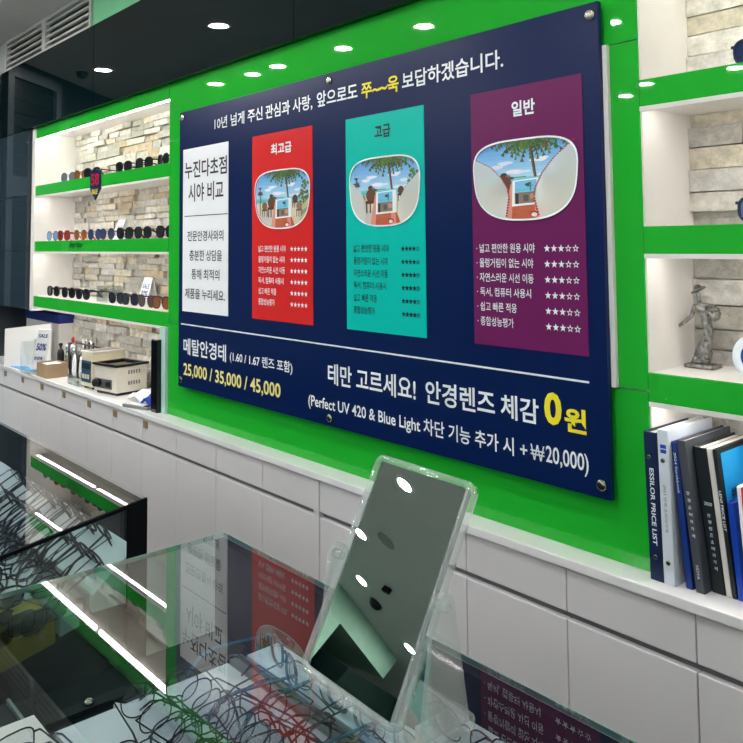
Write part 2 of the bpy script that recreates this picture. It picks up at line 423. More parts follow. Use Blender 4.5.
# ------------------------------------------------------------------ stone lined display shelves
def stones(x0, x1, z0, z1, y, hmin, hmax, lmin, lmax):
    bm = B(); z = z0; box(bm, x0, x1, y+.012, y+.016, z0, z1)
    while z < z1-.004:
        h = min(random.uniform(hmin, hmax), z1-z)
        if z1-z-h < .02: h = z1-z
        x = x0
        while x < x1-.002:
            l = min(random.uniform(lmin, lmax), x1-x)
            if x1-x-l < .05: l = x1-x
            dy = random.uniform(-.014, .009)
            vs = [bm.verts.new((xx, y+yy, zz)) for xx, yy, zz in ((x+.0016, dy+random.uniform(-.003, .003), z+.0015), (x+l-.0016, dy+random.uniform(-.003, .003), z+.0015), (x+l-.0016, dy+random.uniform(-.003, .003), z+h-.0015), (x+.0016, dy+random.uniform(-.003, .003), z+h-.0015))]
            bk = [bm.verts.new((v.co.x, y+.014, v.co.z)) for v in vs]
            bm.faces.new(vs)
            for i in range(4): bm.faces.new((vs[i], vs[(i+1) % 4], bk[(i+1) % 4], bk[i]))
            x += l
        z += h
    return bm
SH = [(1.768, 1.822), (1.475, 1.529), (1.187, 1.243)]
def shelf_unit(x0, x1, label, left_side, ytop, backz, yb, low_back=True):
    t = thing('display_shelves', label, 'shelving', ((x0+x1)/2, yb, .85))
    if left_side:
        part('side_panel', bxs((x0-.042, x0, WY-.008, yb+.02, 1.165, 2.126)), 'white', t)
    else:
        part('side_panel', bxs((x0-.002, x0+.0015, WY+.004, yb+.02, .8605, ytop)), 'white', t)
    part('side_panel', bxs((x1-.0015, x1, WY+.011, yb+.02, 1.175 if left_side else .8605, ytop)), 'white', t)
    part('top_board', bxs((x0+.002, x1-.002, WY+.011, yb, ytop-.012, ytop)), 'white', t)
    for k, (a, b) in enumerate(SH):
        s = part('shelf', bxs((x0+.002, x1-.002, WY+.008, yb, a, b-.0005)), 'white', t)
        part('front_band', bxs((x0, x1-.001, WY-.001, WY+.008, a, b), bev=.001), 'green', s, 'glossy green glass front band')
        part('lower_edge', bxs((x0, x1-.001, WY-.002, WY+.010, a-.009, a)), 'white', s)
        part('light_strip', bxs((x0+.03, (x0+x1)/2+.01, WY+.016, WY+.030, a-.005, a), ((x0+x1)/2+.06, x1-.03, WY+.016, WY+.030, a-.005, a)), 'led', s, 'glowing white light strip under the shelf')
    tb = part('light_strip', bxs((x0+.03, (x0+x1)/2+.01, WY+.034, WY+.046, ytop-.030, ytop-.012), ((x0+x1)/2+.06, x1-.03, WY+.034, WY+.046, ytop-.030, ytop-.012)), 'led', t, 'glowing white light strip under the top board')
    part('stone_back', stones(x0, x1, backz, ytop, yb, *((.026, .042, .09, .20) if left_side else (.036, .056, .10, .24))), 'stone', t, 'split stone cladding in grey and cream courses')
    return t
LX0, LX1, LYB = -4.390, -2.872, 1.665
lu = shelf_unit(LX0, LX1, 'stone backed green edged display shelves left of the poster', True, 2.112, .8605, LYB)
RX0, RX1, RYB = -.851, XR-.02, 1.645
random.seed(21)
ru = shelf_unit(RX0, RX1, 'stone backed green edged display shelves at right of the poster', False, 2.12, .8605, RYB)

# ------------------------------------------------------------------ poster
PY = 1.428
po = thing('wall_poster', 'large navy lens price poster bolted to the green glass wall', 'poster', (-1.832, PY, .985))
PX0, PX1, PZ0, PZ1 = -2.738, -.926, .985, 1.997
part('board', bxs((PX0, PX1, PY, WY-.013, PZ0, PZ1)), 'navy', po)
def flat(x0, x1, z0, z1, y=PY-.0015): return bxs((x0, x1, y, PY, z0, z1))
def ptxt(name, items, m, parent, bold=.012, y=PY-.0022, label=None):
    for s, x0, x1, z0, z1 in items:
        bm = B(); text(bm, s, (x0, y, z0), (1, 0, 0), (0, 0, 1), x1-x0, z1-z0, bold); text_part(name, bm, m, parent, label)
ptxt('heading_lettering', [("10년 넘게 주신", -2.479, -2.174, 1.903, 1.946), ("관심과 사랑,", -2.157, -1.906, 1.899, 1.946), ("앞으로도", -1.884, -1.697, 1.903, 1.948), ("보답하겠습니다.", -1.516, -1.176, 1.899, 1.945)], 'inkw', po, .018)
ptxt('accent_lettering', [("쭈~~욱", -1.680, -1.529, 1.898, 1.943)], 'inky', po, .022, label='yellow accent word in the heading')
ptxt('offer_lettering', [("메탈안경테", -2.696, -2.397, 1.105, 1.164), ("테만 고르세요!", -1.838, -1.479, 1.103, 1.162), ("안경렌즈", -1.444, -1.221, 1.105, 1.162), ("체감", -1.204, -1.098, 1.106, 1.160)], 'inkw', po, .017)
ptxt('note_lettering', [("(1.60 / 1.67 렌즈 포함)", -2.372, -2.012, 1.107, 1.147), ("(Perfect UV 420 & Blue Light 차단 기능 추가 시 +", -1.932, -1.131, 1.021, 1.067), ("20,000)", -1.0815, -.975, 1.021, 1.067)], 'inkw', po, .014)
ptxt('won_sign', [("₩", -1.122, -1.085, 1.030, 1.063)], 'inkw', po, .0)
ptxt('price_lettering', [("25,000 / 35,000 / 45,000", -2.695, -2.075, 1.023, 1.074)], 'inkcream', po, .02, label='cream coloured prices')
ptxt('free_lettering', [("0", -1.083, -1.038, 1.112, 1.181), ("원", -1.032, -.978, 1.105, 1.155)], 'inky', po, .035, label='large yellow zero won')
part('divider_line', flat(-2.715, -.97, 1.2105, 1.2145), 'inkw', po)
wp = part('white_panel', flat(-2.708, -2.387, 1.260, 1.854), 'pwhite', po)
ptxt('title_lettering', [("누진다초점", -2.693, -2.395, 1.744, 1.807), ("시야 비교", -2.665, -2.417, 1.658, 1.724)], 'ink', wp, .016)
ptxt('body_lettering', [("전문안경사와의", -2.671, -2.416, 1.515, 1.552), ("충분한 상담을", -2.655, -2.426, 1.445, 1.483), ("통해 최적의", -2.639, -2.442, 1.378, 1.415), ("제품을 누리세요.", -2.687, -2.405, 1.308, 1.345)], 'ink', wp, .01)
part('rule', flat(-2.694, -2.39, 1.605, 1.608, PY-.002), 'ink', wp)

ROWS = ["넓고 편안한 원용 시야", "울렁거림이 없는 시야", "자연스러운 시선 이동", "독서, 컴퓨터 사용시", "쉽고 빠른 적응", "종합성능평가"]
RW = [1, .97, .97, .92, .66, .60]
def outline(n=48):
    pts = []
    for k in range(n):
        a = 2*PI*k/n; c, s = math.cos(a), math.sin(a); e = 2/(3.5 if s > 0 else 2.7)
        x = math.copysign(abs(c)**e, c); y = math.copysign(abs(s)**e, s)
        x *= 1-.13*(1-y)*.5
        pts.append((x*1.02, y))
    return pts
OUT = outline()
def clip(poly, conv):
    out = poly
    for i in range(len(conv)):
        a, b = conv[i], conv[(i+1) % len(conv)]; inp = out; out = []
        if not inp: break
        def side(p): return (b[0]-a[0])*(p[1]-a[1])-(b[1]-a[1])*(p[0]-a[0])
        for j in range(len(inp)):
            p, q = inp[j], inp[(j+1) % len(inp)]; sp_, sq = side(p), side(q)
            if sp_ >= 0: out.append(p)
            if (sp_ >= 0) != (sq >= 0):
                t = sp_/(sp_-sq); out.append((p[0]+(q[0]-p[0])*t, p[1]+(q[1]-p[1])*t))
    return out
def ell(cx, cy, rx, ry, n=16): return [(cx+rx*math.cos(2*PI*k/n), cy+ry*math.sin(2*PI*k/n)) for k in range(n)]
def seaside():
    r = random.Random(5); P = []
    def quad(x0, y0, x1, y1, c): P.append(([(x0, y0), (x1, y0), (x1, y1), (x0, y1)], c))
    for k in range(10):
        t = k/9; quad(-1.2, .98-k*.12, 1.2, 1.14-k*.12, (72+112*t, 150+70*t, 222+16*t))
    for k in range(16):
        cx, cy = r.choice(((-.28, .40), (.32, .45), (-.6, .35), (.6, .3), (-.05, .22), (.5, .12)))
        P.append((ell(cx+r.uniform(-.14, .14), cy+r.uniform(-.06, .06), r.uniform(.06, .17), r.uniform(.03, .06)), (214+r.random()*30, 232, 244)))
    quad(-1.2, -.12, 1.2, .06, (120, 206, 210)); quad(-1.2, -.06, 1.2, .0, (86, 190, 200))
    quad(-1.2, -1.2, 1.2, -.11, (226, 216, 190)); quad(-1.2, -1.2, -.2, -.55, (206, 200, 190)); quad(.3, -1.2, 1.2, -.6, (220, 204, 172))
    P.append((ell(-.32, .05, .15, .045), (70, 66, 58))); P.append((ell(-.38, .13, .07, .07), (44, 66, 46))); P.append((ell(-.30, .10, .05, .04), (150, 110, 80))); quad(-.2, .055, .05, .072, (60, 76, 70))
    for k in range(60):
        a, q = r.uniform(0, 2*PI), r.random()**.5; P.append((ell(.86+.26*q*math.cos(a), .08+.50*q*math.sin(a), .05, .06, 6), (50+r.random()*70, 84+r.random()*50, 44+r.random()*20)))
    P.append(([(.63, -.35), (1.15, .22), (1.15, -.75), (.6, -.75)], (196, 186, 150))); P.append(([(.66, -.5), (1.15, -.1), (1.15, -.3), (.66, -.6)], (150, 148, 116)))
    P.append(([(-1.15, .12), (-.86, -.2), (-.80, -.75), (-1.15, -.75)], (226, 228, 222)))
    for a, b in (((.13, .95), (.22, .04)),):
        P.append(([(a[0]-.035, a[1]), (a[0]+.035, a[1]), (b[0]+.03, b[1]), (b[0]-.02, b[1])], (104, 84, 60))); P.append(([(a[0]+.0, a[1]), (a[0]+.035, a[1]), (b[0]+.03, b[1]), (b[0]+.01, b[1])], (70, 56, 42)))
    for cx0, cy0, n_, L0 in ((.14, .96, 13, .62), (.55, 1.06, 8, .5), (-.22, 1.06, 6, .40)):
        for k in range(n_):
            a = -PI*k/(n_-1); L = L0*(.75+.4*r.random()); p0 = Vector((cx0, cy0)); dx, dy = math.cos(a)*.95, math.sin(a)*.35+.12
            for q in range(7):
                p1 = p0+Vector((dx, dy-.17*q))*L/7; n2 = Vector((-(p1-p0).y, (p1-p0).x)).normalized(); w2 = .03*(1-q/8); g_ = (40+r.random()*80, 74+r.random()*64, 30+r.random()*24)
                for sd in (-1, 1):
                    tip = (p0+p1)/2+n2*sd*(.05+.07*r.random())*(1-q/10)+Vector((0, -.07)); P.append(([tuple(p0), tuple(p1), tuple(tip)], g_))
                P.append(([tuple(p0+n2*w2), tuple(p1+n2*w2*.8), tuple(p1-n2*w2*.8), tuple(p0-n2*w2)], g_)); p0 = p1
    quad(-.80, -.55, -.775, .42, (70, 74, 78))
    for y_, w2 in ((.44, .06), (.28, .10), (.22, .12)): P.append((ell(-.79, y_, w2, .028, 10), (66, 70, 74)))
    def chair(x, y, sc, c):
        P.append((ell(x, y+.16*sc, .12*sc, .18*sc), c)); quad(x-.13*sc, y-.06*sc, x+.13*sc, y+.02*sc, tuple(v*.8 for v in c))
        for dx in (-.12, -.03, .1): quad(x+dx*sc, y-.30*sc, x+(dx+.03)*sc, y-.04*sc, tuple(v*.7 for v in c))
    chair(-.62, -.34, .8, (140, 96, 62)); chair(-.36, -.28, 1.15, (104, 58, 38)); chair(.48, -.12, .7, (90, 52, 40)); chair(.62, -.40, .8, (150, 110, 84))
    P.append(([(-.36, -1.1), (-.26, -.58), (.34, -.58), (.52, -1.1)], (196, 92, 56)))
    for k in range(9): P.append((ell(r.uniform(-.2, .35), r.uniform(-.95, -.64), .07, .018, 8), (160+r.random()*60, 80+r.random()*40, 50)))
    P.append(([(-.40, -1.1), (-.24, -.1), (-.17, -.1), (-.24, -1.1)], (226, 150, 134))); P.append(([(.20, -1.1), (.22, -.35), (.30, -.30), (.36, -1.1)], (222, 142, 126)))
    P.append((ell(.20, -.88, .085, .075), (180, 40, 40))); P.append((ell(.20, -.90, .055, .05), (236, 230, 226)))
    P.append(([(-.22, -.68), (-.20, -.02), (.36, .02), (.36, -.64)], (240, 242, 242)))
    P.append(([(-.165, -.62), (-.155, -.05), (.25, -.02), (.25, -.60)], (120, 190, 230))); P.append(([(-.16, -.30), (-.16, -.24), (.25, -.22), (.25, -.28)], (96, 196, 204)))
    P.append(([(-.165, -.62), (-.165, -.34), (.25, -.32), (.25, -.60)], (138, 118, 100))); quad(-.15, -.62, -.09, -.36, (34, 40, 44)); quad(.0, -.56, .1, -.40, (90, 84, 80)); quad(.13, -.5, .24, -.38, (196, 150, 120)); quad(.13, -.3, .145, -.08, (60, 60, 46))
    for k in range(7):
        a = -.3-k*.42; P.append(([(.13, -.08), (.13+.11*math.cos(a), -.1+.09*math.sin(a)), (.13+.09*math.cos(a+.3), -.12+.09*math.sin(a+.3))], (40, 84, 44)))
    return P
def picture(cx, cz, rx, rz, parent, haze=0):
    bm = B(); lay = bm.loops.layers.float_color.new('ink')
    for i, (poly, c) in enumerate(seaside()):
        q = clip([p for p in poly], OUT)
        if len(q) < 3:
            q = clip(poly[::-1], OUT)
        if len(q) < 3: continue
        vs = [bm.verts.new((cx+p[0]*rx, PY-.0016-i*.0000024, cz+p[1]*rz)) for p in q]
        f = bm.faces.new(vs)
        for l in f.loops: l[lay] = (*lin(c), 1)
    o = finish('seaside_picture', bm, 'picture', parent); o['label'] = 'lens shaped picture of a palm beach with a terrace chair'
    bm = B()
    ins = [bm.verts.new((cx+p[0]*rx, PY-.0044, cz+p[1]*rz)) for p in OUT]; outs = [bm.verts.new((cx+p[0]*(rx+.004), PY-.0044, cz+p[1]*(rz+.004))) for p in OUT]
    n = len(OUT)
    for k in range(n): bm.faces.new((ins[k], outs[k], outs[(k+1) % n], ins[(k+1) % n]))
    finish('picture_rim', bm, 'inkw', o)
    if haze:
        bd = B()
        for s in (-1, 1):
            bm = B()
            pts_ = {(2, -1): [(-.34, -1.0), (-.27, -.45), (-.30, -.2), (-.42, .08), (-.62, .36), (-.98, .64)], (2, 1): [(.30, -1.0), (.20, -.45), (.24, -.2), (.36, .12), (.58, .48), (.96, .90)],
                    (1, -1): [(-.52, -1.0), (-.50, -.5), (-.52, -.25), (-.66, .05), (-1.05, .45)], (1, 1): [(.46, -1.0), (.40, -.5), (.42, -.3), (.62, .1), (1.08, .62)]}[(haze, s)]
            cur = []
            for (xa, ya), (xb, yb) in zip(pts_, pts_[1:]): cur += [(xa+(xb-xa)*k/4, ya+(yb-ya)*k/4) for k in range(4)]
            cur.append(pts_[-1]); nk = len(cur)-1
            for a, b in zip(cur, cur[1:]):
                q = clip([a, (s*1.3, a[1]), (s*1.3, b[1]), b] if s > 0 else [b, (s*1.3, b[1]), (s*1.3, a[1]), a], OUT)
                if len(q) < 3: continue
                bm.faces.new([bm.verts.new((cx+p[0]*rx, PY-.0040, cz+p[1]*rz)) for p in q])
            if haze == 2:
                for k in range(nk):
                    a, b = Vector(cur[k]), Vector(cur[k+1])
                    for h0 in (0, .5):
                        p, q2 = a.lerp(b, h0), a.lerp(b, h0+.32)
                        if abs(p.x) > .93 or abs(p.y) > .97 or abs(q2.x) > .95: continue
                        bd.faces.new([bd.verts.new((cx+x*rx, PY-.0042, cz+z*rz)) for x, z in ((p.x-.018, p.y), (p.x+.018, p.y), (q2.x+.018, q2.y), (q2.x-.018, q2.y))])
            finish('haze_overlay', bm, 'haze', o)
        if haze == 2: finish('dashed_curve', bd, 'inkred', o)
        else: bd.free()
def star(bm, x, z, r, hollow):
    pts = [(math.sin(PI*k/5)*(r if k % 2 == 0 else r*.42), math.cos(PI*k/5)*(r if k % 2 == 0 else r*.42)) for k in range(10)]
    vs = [bm.verts.new((x+p[0], PY-.0022, z+p[1])) for p in pts]
    if not hollow:
        c = bm.verts.new((x, PY-.0022, z))
        for k in range(10): bm.faces.new((c, vs[(k+1) % 10], vs[k]))
    else:
        inn = [bm.verts.new((x+p[0]*.55, PY-.0022, z+p[1]*.55)) for p in pts]
        for k in range(10): bm.faces.new((vs[k], inn[k], inn[(k+1) % 10], vs[(k+1) % 10]))
def panel(name, x0, x1, z0, z1, m, title, tx, tink, lens, haze, rx, rw, sx, n_full, ink, bullets=False, label=None):
    p = part(name, flat(x0, x1, z0, z1), m, po, label)
    ptxt('title_lettering', [(title, tx[0], tx[1], 1.783, 1.818)], tink, p, .028)
    picture(*lens, p, haze)
    for k in range(6):
        z = 1.487-k*.0335; bm = B()
        d_ = .013 if bullets else 0
        text(bm, ('· ' if bullets else '')+ROWS[k], (rx-d_, PY-.0022, z-.0105), (1, 0, 0), (0, 0, 1), rw*RW[k]+d_, .021, .008); text_part('feature_lettering', bm, ink, p)
        bm = B()
        for j in range(5): star(bm, sx[0]+(sx[1]-sx[0])*j/4, z-.001, .0086, j >= n_full)
        text_part('rating_stars', bm, ink, p)
panel('red_panel', -2.236, -1.908, 1.263, 1.853, 'red', '최고급', (-2.126, -2.014), 'inkw', (-2.067, 1.641, .151, .089), 0, -2.198, .152, (-2.014, -1.942), 5, 'inkw')
panel('teal_panel', -1.751, -1.438, 1.264, 1.850, 'teal', '고급', (-1.627, -1.563), 'ink', (-1.592, 1.639, .142, .090), 1, -1.720, .146, (-1.52, -1.465), 4, 'ink')
panel('purple_panel', -1.279, -.968, 1.265, 1.852, 'purple', '일반', (-1.155, -1.090), 'inkw', (-1.126, 1.640, .147, .088), 2, -1.255, .156, (-1.066, -.993), 3, 'inkw', True)
for x, z in ((-2.714, 1.975), (-2.713, 1.011), (-.946, 1.012), (-.944, 1.971), (-1.826, 1.973), (-1.832, 1.008)):
    bm = B(); lathe(bm, [(.012, 0), (.012, -.004), (.009, -.0065), (.004, -.007)], (x, PY, z), 18, axis='Y'); part('standoff_bolt', bm, 'bolt', po, 'round metal standoff bolt')

# ------------------------------------------------------------------ eyeglasses
def copy_tree(o, parent=None):
    c = o.copy(); COL.objects.link(c); c.parent = parent
    for ch in o.children: copy_tree(ch, c)
    return c
GP = {}
def glasses_proto(style, rgb, lens_rgb=None):
    """faces +x, stands on the lens rims and temple tips"""
    key = (style, rgb, lens_rgb)
    if key in GP: return GP[key]
    w_, h_, e_, r_ = {'round': (.049, .045, 2.1, .0011), 'oval': (.053, .037, 2.4, .0011), 'square': (.054, .040, 3.6, .0012), 'thick': (.053, .041, 2.9, .0024), 'sun': (.056, .048, 2.7, .0030), 'wire_sun': (.055, .050, 2.2, .0013)}[style]
    nm = '%s_%d_%d_%d' % (style, *rgb)
    fm = mat('frame_'+nm, rgb, .25, metal=.0 if style in ('thick', 'sun') else .65, vary=.06, scale=90)
    lm = M['lens'] if lens_rgb is None else mat('lens_tint_%d_%d_%d' % lens_rgb, lens_rgb, .04, spec=.7, vary=.1, scale=20)
    root = thing('eyeglasses', 'x', 'glasses', (0, 0, 0))
    bm = B(); cz = h_/2+r_; cyv = .009+w_/2
    def rim(s, sc=1):
        pts = []
        for k in range(22):
            a = 2*PI*k/22; c, sn = math.cos(a), math.sin(a); y = math.copysign(abs(c)**(2/e_), c)*w_/2*sc; z = math.copysign(abs(sn)**(2/e_), sn)*h_/2*sc
            y *= 1+.06*(z/h_); yy = s*(cyv+y)
            pts.append((-.09*yy*yy*3, yy, cz+z))
        return pts
    for s in (-1, 1): tube(bm, rim(s), r_, 5, True)
    tube(bm, [(0, -.012, cz+h_*.18), (.003, -.005, cz+h_*.26), (.003, .005, cz+h_*.26), (0, .012, cz+h_*.18)], r_*1.05, 5)
    for s in (-1, 1): tube(bm, [(-.0015, s*(cyv+w_/2-.001), cz+h_*.25), (-.004, s*.0695, cz+h_*.27), (-.009, s*.0700, cz+h_*.27)], r_*1.2, 5)
    part('frame', bm, fm, root)
    for s in (-1, 1):
        bm = B(); pts = rim(s, .985); c = bm.verts.new((-.0022+.0012, s*cyv, cz)); vs = [bm.verts.new(p) for p in pts]
        for k in range(22): bm.faces.new((c, vs[k], vs[(k+1) % 22])).smooth = True
        part('lens', bm, lm, root, None if lens_rgb is None else 'dark tinted lens')
        bm = B(); z0 = cz+h_*.27; rt = max(r_*.95, .0012)
        tube(bm, [(-.008, s*.0700, z0), (-.05, s*.0705, z0-.001), (-.095, s*.0700, z0-.003), (-.118, s*.0690, z0-.012), (-.138, s*.066, .0025)], [rt, rt, rt*1.15, rt*1.5, rt*1.5], 6)
        part('temple', bm, fm, root)
    GP[key] = [root, False]
    return GP[key]
def glasses(style, rgb, lens_rgb, loc, rz, label, group, tilt=(0, 0)):
    p = glasses_proto(style, rgb, lens_rgb)
    o = p[0] if not p[1] else copy_tree(p[0]); p[1] = True
    o.location = loc; o.rotation_euler = (tilt[0], tilt[1], rz); o['label'] = label; o['group'] = group
    if lens_rgb: o.name = 'sunglasses'; o['category'] = 'sunglasses'
    else: o.name = 'eyeglasses'; o['category'] = 'eyeglasses'
    return o
FR = -PI/2
BK, TORT, REDF, NAVY, BROWN, GREY, CLEAR = (14, 14, 16), (92, 52, 28), (150, 40, 34), (30, 40, 74), (112, 72, 44), (120, 122, 128), (190, 170, 150)
DK, BL, AM, GR = (18, 20, 26), (96, 128, 160), (120, 72, 40), (90, 96, 110)
gs = 'sunglasses on the left display shelves'
Z1, Z2, Z3 = 1.8225, 1.5295, 1.2435
for s, c, l, x, z, lab, a in (
 ('wire_sun', GREY, GR, -4.07, Z1, 'grey wire sunglasses at the left end of the top left shelf', .2), ('wire_sun', BROWN, AM, -3.905, Z1, 'brown wire sunglasses on the top left shelf, second from left', .15),
 ('sun', BK, DK, -3.765, Z1, 'black sunglasses standing behind the shield badge on the top left shelf', .2), ('sun', BK, DK, -3.41, Z1, 'black sunglasses right of the shield badge on the top left shelf', .1),
 ('sun', (24, 24, 28), DK, -3.205, Z1, 'black sunglasses second from the right on the top left shelf', .1), ('sun', (34, 36, 40), DK, -3.03, Z1, 'charcoal sunglasses at the right end of the top left shelf', -.15),
 ('wire_sun', GREY, BL, -4.28, Z2, 'pale blue wire sunglasses at the left end of the middle left shelf', .1), ('sun', REDF, (110, 50, 44), -4.12, Z2, 'red brown sunglasses on the middle left shelf', .1),
 ('wire_sun', CLEAR, AM, -3.90, Z2, 'clear framed amber glasses on the middle left shelf right of the red pair', .1), ('wire_sun', NAVY, (40, 50, 86), -3.725, Z2, 'round navy sunglasses on the middle left shelf under the price card', .1),
 ('wire_sun', (60, 64, 80), (50, 58, 90), -3.58, Z2, 'grey blue round sunglasses right of the price card on the middle left shelf', .1), ('sun', BK, DK, -3.39, Z2, 'black sunglasses third from right on the middle left shelf', .1),
 ('sun', (16, 22, 26), DK, -3.21, Z2, 'black sunglasses second from right on the middle left shelf', .1), ('sun', BK, (24, 26, 36), -3.005, Z2, 'black sunglasses at the right end of the middle left shelf', .1),
 ('sun', BK, DK, -4.255, Z3, 'black sunglasses at the left end of the bottom left shelf', .1), ('sun', (20, 18, 18), DK, -4.045, Z3, 'black sunglasses second from left on the bottom left shelf', .1),
 ('sun', (26, 28, 36), DK, -3.86, Z3, 'black sunglasses left of the clear box on the bottom left shelf', .1), ('sun', BK, (30, 34, 50), -3.47, Z3, 'black sunglasses just right of the clear box on the bottom left shelf', .1),
 ('sun', (30, 32, 44), (28, 32, 50), -3.33, Z3, 'dark navy sunglasses third from right on the bottom left shelf', .1), ('wire_sun', BROWN, (70, 62, 60), -3.17, Z3, 'brown wire sunglasses second from right on the bottom left shelf', .1),
 ('sun', TORT, AM, -3.035, Z3, 'tortoiseshell amber sunglasses at the right end of the bottom left shelf', .1)):
    glasses(s, c, l, (x, 1.505, z), FR+a, lab, gs)
gs = 'sunglasses on the right display shelves'
glasses('sun', NAVY, (30, 46, 86), (-.612, 1.50, Z1), FR+.1, 'navy sunglasses on the top right shelf at the photo edge', gs)
glasses('sun', (30, 40, 70), (40, 56, 96), (-.615, 1.50, Z2), FR+.1, 'navy sunglasses on the middle right shelf at the photo edge', gs)

# small things on the left shelves
def tent_card(x, y, z, w_, h_, label, lines):
    t = thing('price_card', label, 'price card', (x, y, z))
    bm = B(); prism(bm, [(x-w_/2, y, z), (x+w_/2, y, z), (x+w_/2, y+.035, z+h_), (x-w_/2, y+.035, z+h_)], (0, .002, 0)); part('card', bm, 'paper', t)
    bm = B(); prism(bm, [(x-w_/2, y+.06, z), (x+w_/2, y+.06, z), (x+w_/2, y+.037, z+h_*.96), (x-w_/2, y+.037, z+h_*.96)], (0, .002, 0)); part('back_leaf', bm, 'paper', t)
    bm = B()
    wv = V(0, .035, h_).normalized()
    for s, k, hh in lines: text(bm, s, V(x-w_*.38, y-.0008, z)+wv*(h_*k), (1, 0, 0), wv, w_*.76, hh, .02)
    text_part('card_lettering', bm, 'blue', t)
tent_card(-3.68, 1.585, Z2, .075, .095, 'white price card standing behind the round navy sunglasses', (("SALE", .55, .022), ("50%", .2, .026)))
tent_card(-3.39, 1.585, Z3, .085, .115, 'white price card standing on the bottom left shelf', (("SALE", .6, .022), ("30%", .3, .026), ("2+1", .08, .016)))
cb = thing('clear_box', 'clear acrylic box on the bottom left shelf between black sunglasses', 'box', (-3.62, 1.53, Z3))
part('box_walls', bxs((-3.68, -3.56, 1.50, 1.502, Z3, Z3+.07), (-3.68, -3.56, 1.578, 1.58, Z3, Z3+.07), (-3.68, -3.678, 1.502, 1.578, Z3, Z3+.07), (-3.562, -3.56, 1.502, 1.578, Z3, Z3+.07)), 'acrylicthin', cb)
part('lid', bxs((-3.683, -3.557, 1.498, 1.582, Z3+.070, Z3+.074)), 'acrylicthin', cb)
bd = thing('shield_badge', 'navy shield badge with red number hanging on the top left shelf band', 'badge', (-3.575, 1.445, 1.70))
def shield(sx, sz): return [(-3.575+x*sx, z*sz*.88+1.782) for x, z in ((-.062, .068), (0, .078), (.062, .068), (.062, -.028), (0, -.085), (-.062, -.028))]
bm = B(); prism(bm, [(x, 1.4505, z) for x, z in shield(1, 1)], (0, -.004, 0)); part('rim', bm, 'steel', bd)
bm = B(); prism(bm, [(x, 1.4467, z) for x, z in shield(.92, .93)], (0, -.003, 0)); part('face', bm, 'navy', bd)
bm = B(); text(bm, "58", (-3.62, 1.443, 1.775), (1, 0, 0), (0, 0, 1), .09, .055, .03); text_part('number', bm, 'redpaint', bd, 'red number')
bm = B(); text(bm, "SALE", (-3.608, 1.443, 1.735), (1, 0, 0), (0, 0, 1), .066, .024, .03); text_part('lettering', bm, 'inky', bd, 'yellow lettering')
bm = B(); text(bm, "Ray·Ban", (-3.90, 1.4512, 1.487), (1, 0, 0), (0, 0, 1), .17, .036, .03, .35)
fb = [o for o in bpy.data.objects if o.name.startswith('shelf') and o.parent == lu][1]
text_part('band_lettering', bm, 'inkgreen', fb, 'dark green slanted brand lettering')

# ------------------------------------------------------------------ things on the worktop under the left shelves
ZW = .8605
_before = set(bpy.data.objects)
def wb(name, label, cat, loc): return thing(name, label, cat, loc)
t = wb('ultrasonic_cleaner', 'tall beige ultrasonic cleaner with blue control panel, behind the shorter one', 'cleaner', (-3.66, 1.55, ZW))
def rbox(a, cx, cyy, x0, x1, y0, y1, z0, z1, bev=.003):
    bm = B(); vs = box(bm, x0, x1, y0, y1, z0, z1, bev=bev); rotz(vs, a, V(cx, cyy, 0)); return bm
A1 = .08
c_ = (A1, -3.62, 1.46)
part('body', rbox(*c_, -3.722, -3.62, 1.46, 1.622, ZW+.01, ZW+.160), 'beige', t)
part('tank_rim', rbox(*c_, -3.726, -3.616, 1.457, 1.626, ZW+.160, ZW+.167), 'ivory', t)
part('tank', rbox(*c_, -3.708, -3.634, 1.475, 1.612, ZW+.1671, ZW+.1685, 0), 'groove', t)
part('control_panel', rbox(*c_, -3.714, -3.628, 1.457, 1.460, ZW+.03, ZW+.125, .0008), 'panelblue', t, 'blue control panel')
part('display', rbox(*c_, -3.708, -3.634, 1.4555, 1.457, ZW+.09, ZW+.115, 0), 'slate', t)
for k in range(3): part('button', rbox(*c_, -3.703+k*.024, -3.687+k*.024, 1.4545, 1.457, ZW+.045, ZW+.065, .001), 'ivory', t)
for dx in (-3.712, -3.640):
    for dy in (1.47, 1.60): part('foot', rbox(*c_, dx, dx+.015, dy, dy+.015, ZW, ZW+.01, 0), 'black', t)
t = wb('ultrasonic_cleaner', 'short ivory ultrasonic cleaner with black tank rim and dial', 'cleaner', (-3.47, 1.56, ZW))
c_ = (.16, -3.385, 1.475)
part('body', rbox(*c_, -3.560, -3.385, 1.475, 1.625, ZW+.012, ZW+.122), 'ivory', t)
bm = B()
for a in ((-3.566, -3.379, 1.469, 1.484), (-3.566, -3.379, 1.616, 1.631), (-3.566, -3.550, 1.484, 1.616), (-3.395, -3.379, 1.484, 1.616)):
    vs = box(bm, *a, ZW+.122, ZW+.131); rotz(vs, .16, V(-3.385, 1.475, 0))
part('tank_rim', bm, 'black', t, 'black raised tank rim')
part('tank', rbox(*c_, -3.550, -3.395, 1.484, 1.616, ZW+.1222, ZW+.124, 0), 'gloss', t, 'dark tank opening')
part('control_plate', rbox(*c_, -3.552, -3.42, 1.4725, 1.475, ZW+.025, ZW+.066, .0006), 'steel', t)
bm = B(); vs = lathe(bm, [(.018, 0), (.018, -.010), (.014, -.016)], (-3.535, 1.4725, ZW+.045), 18, axis='Y'); rotz(vs, .16, V(-3.385, 1.475, 0)); part('dial', bm, 'black', t)
part('switch', rbox(*c_, -3.462, -3.437, 1.469, 1.4725, ZW+.035, ZW+.055, .001), 'black', t)
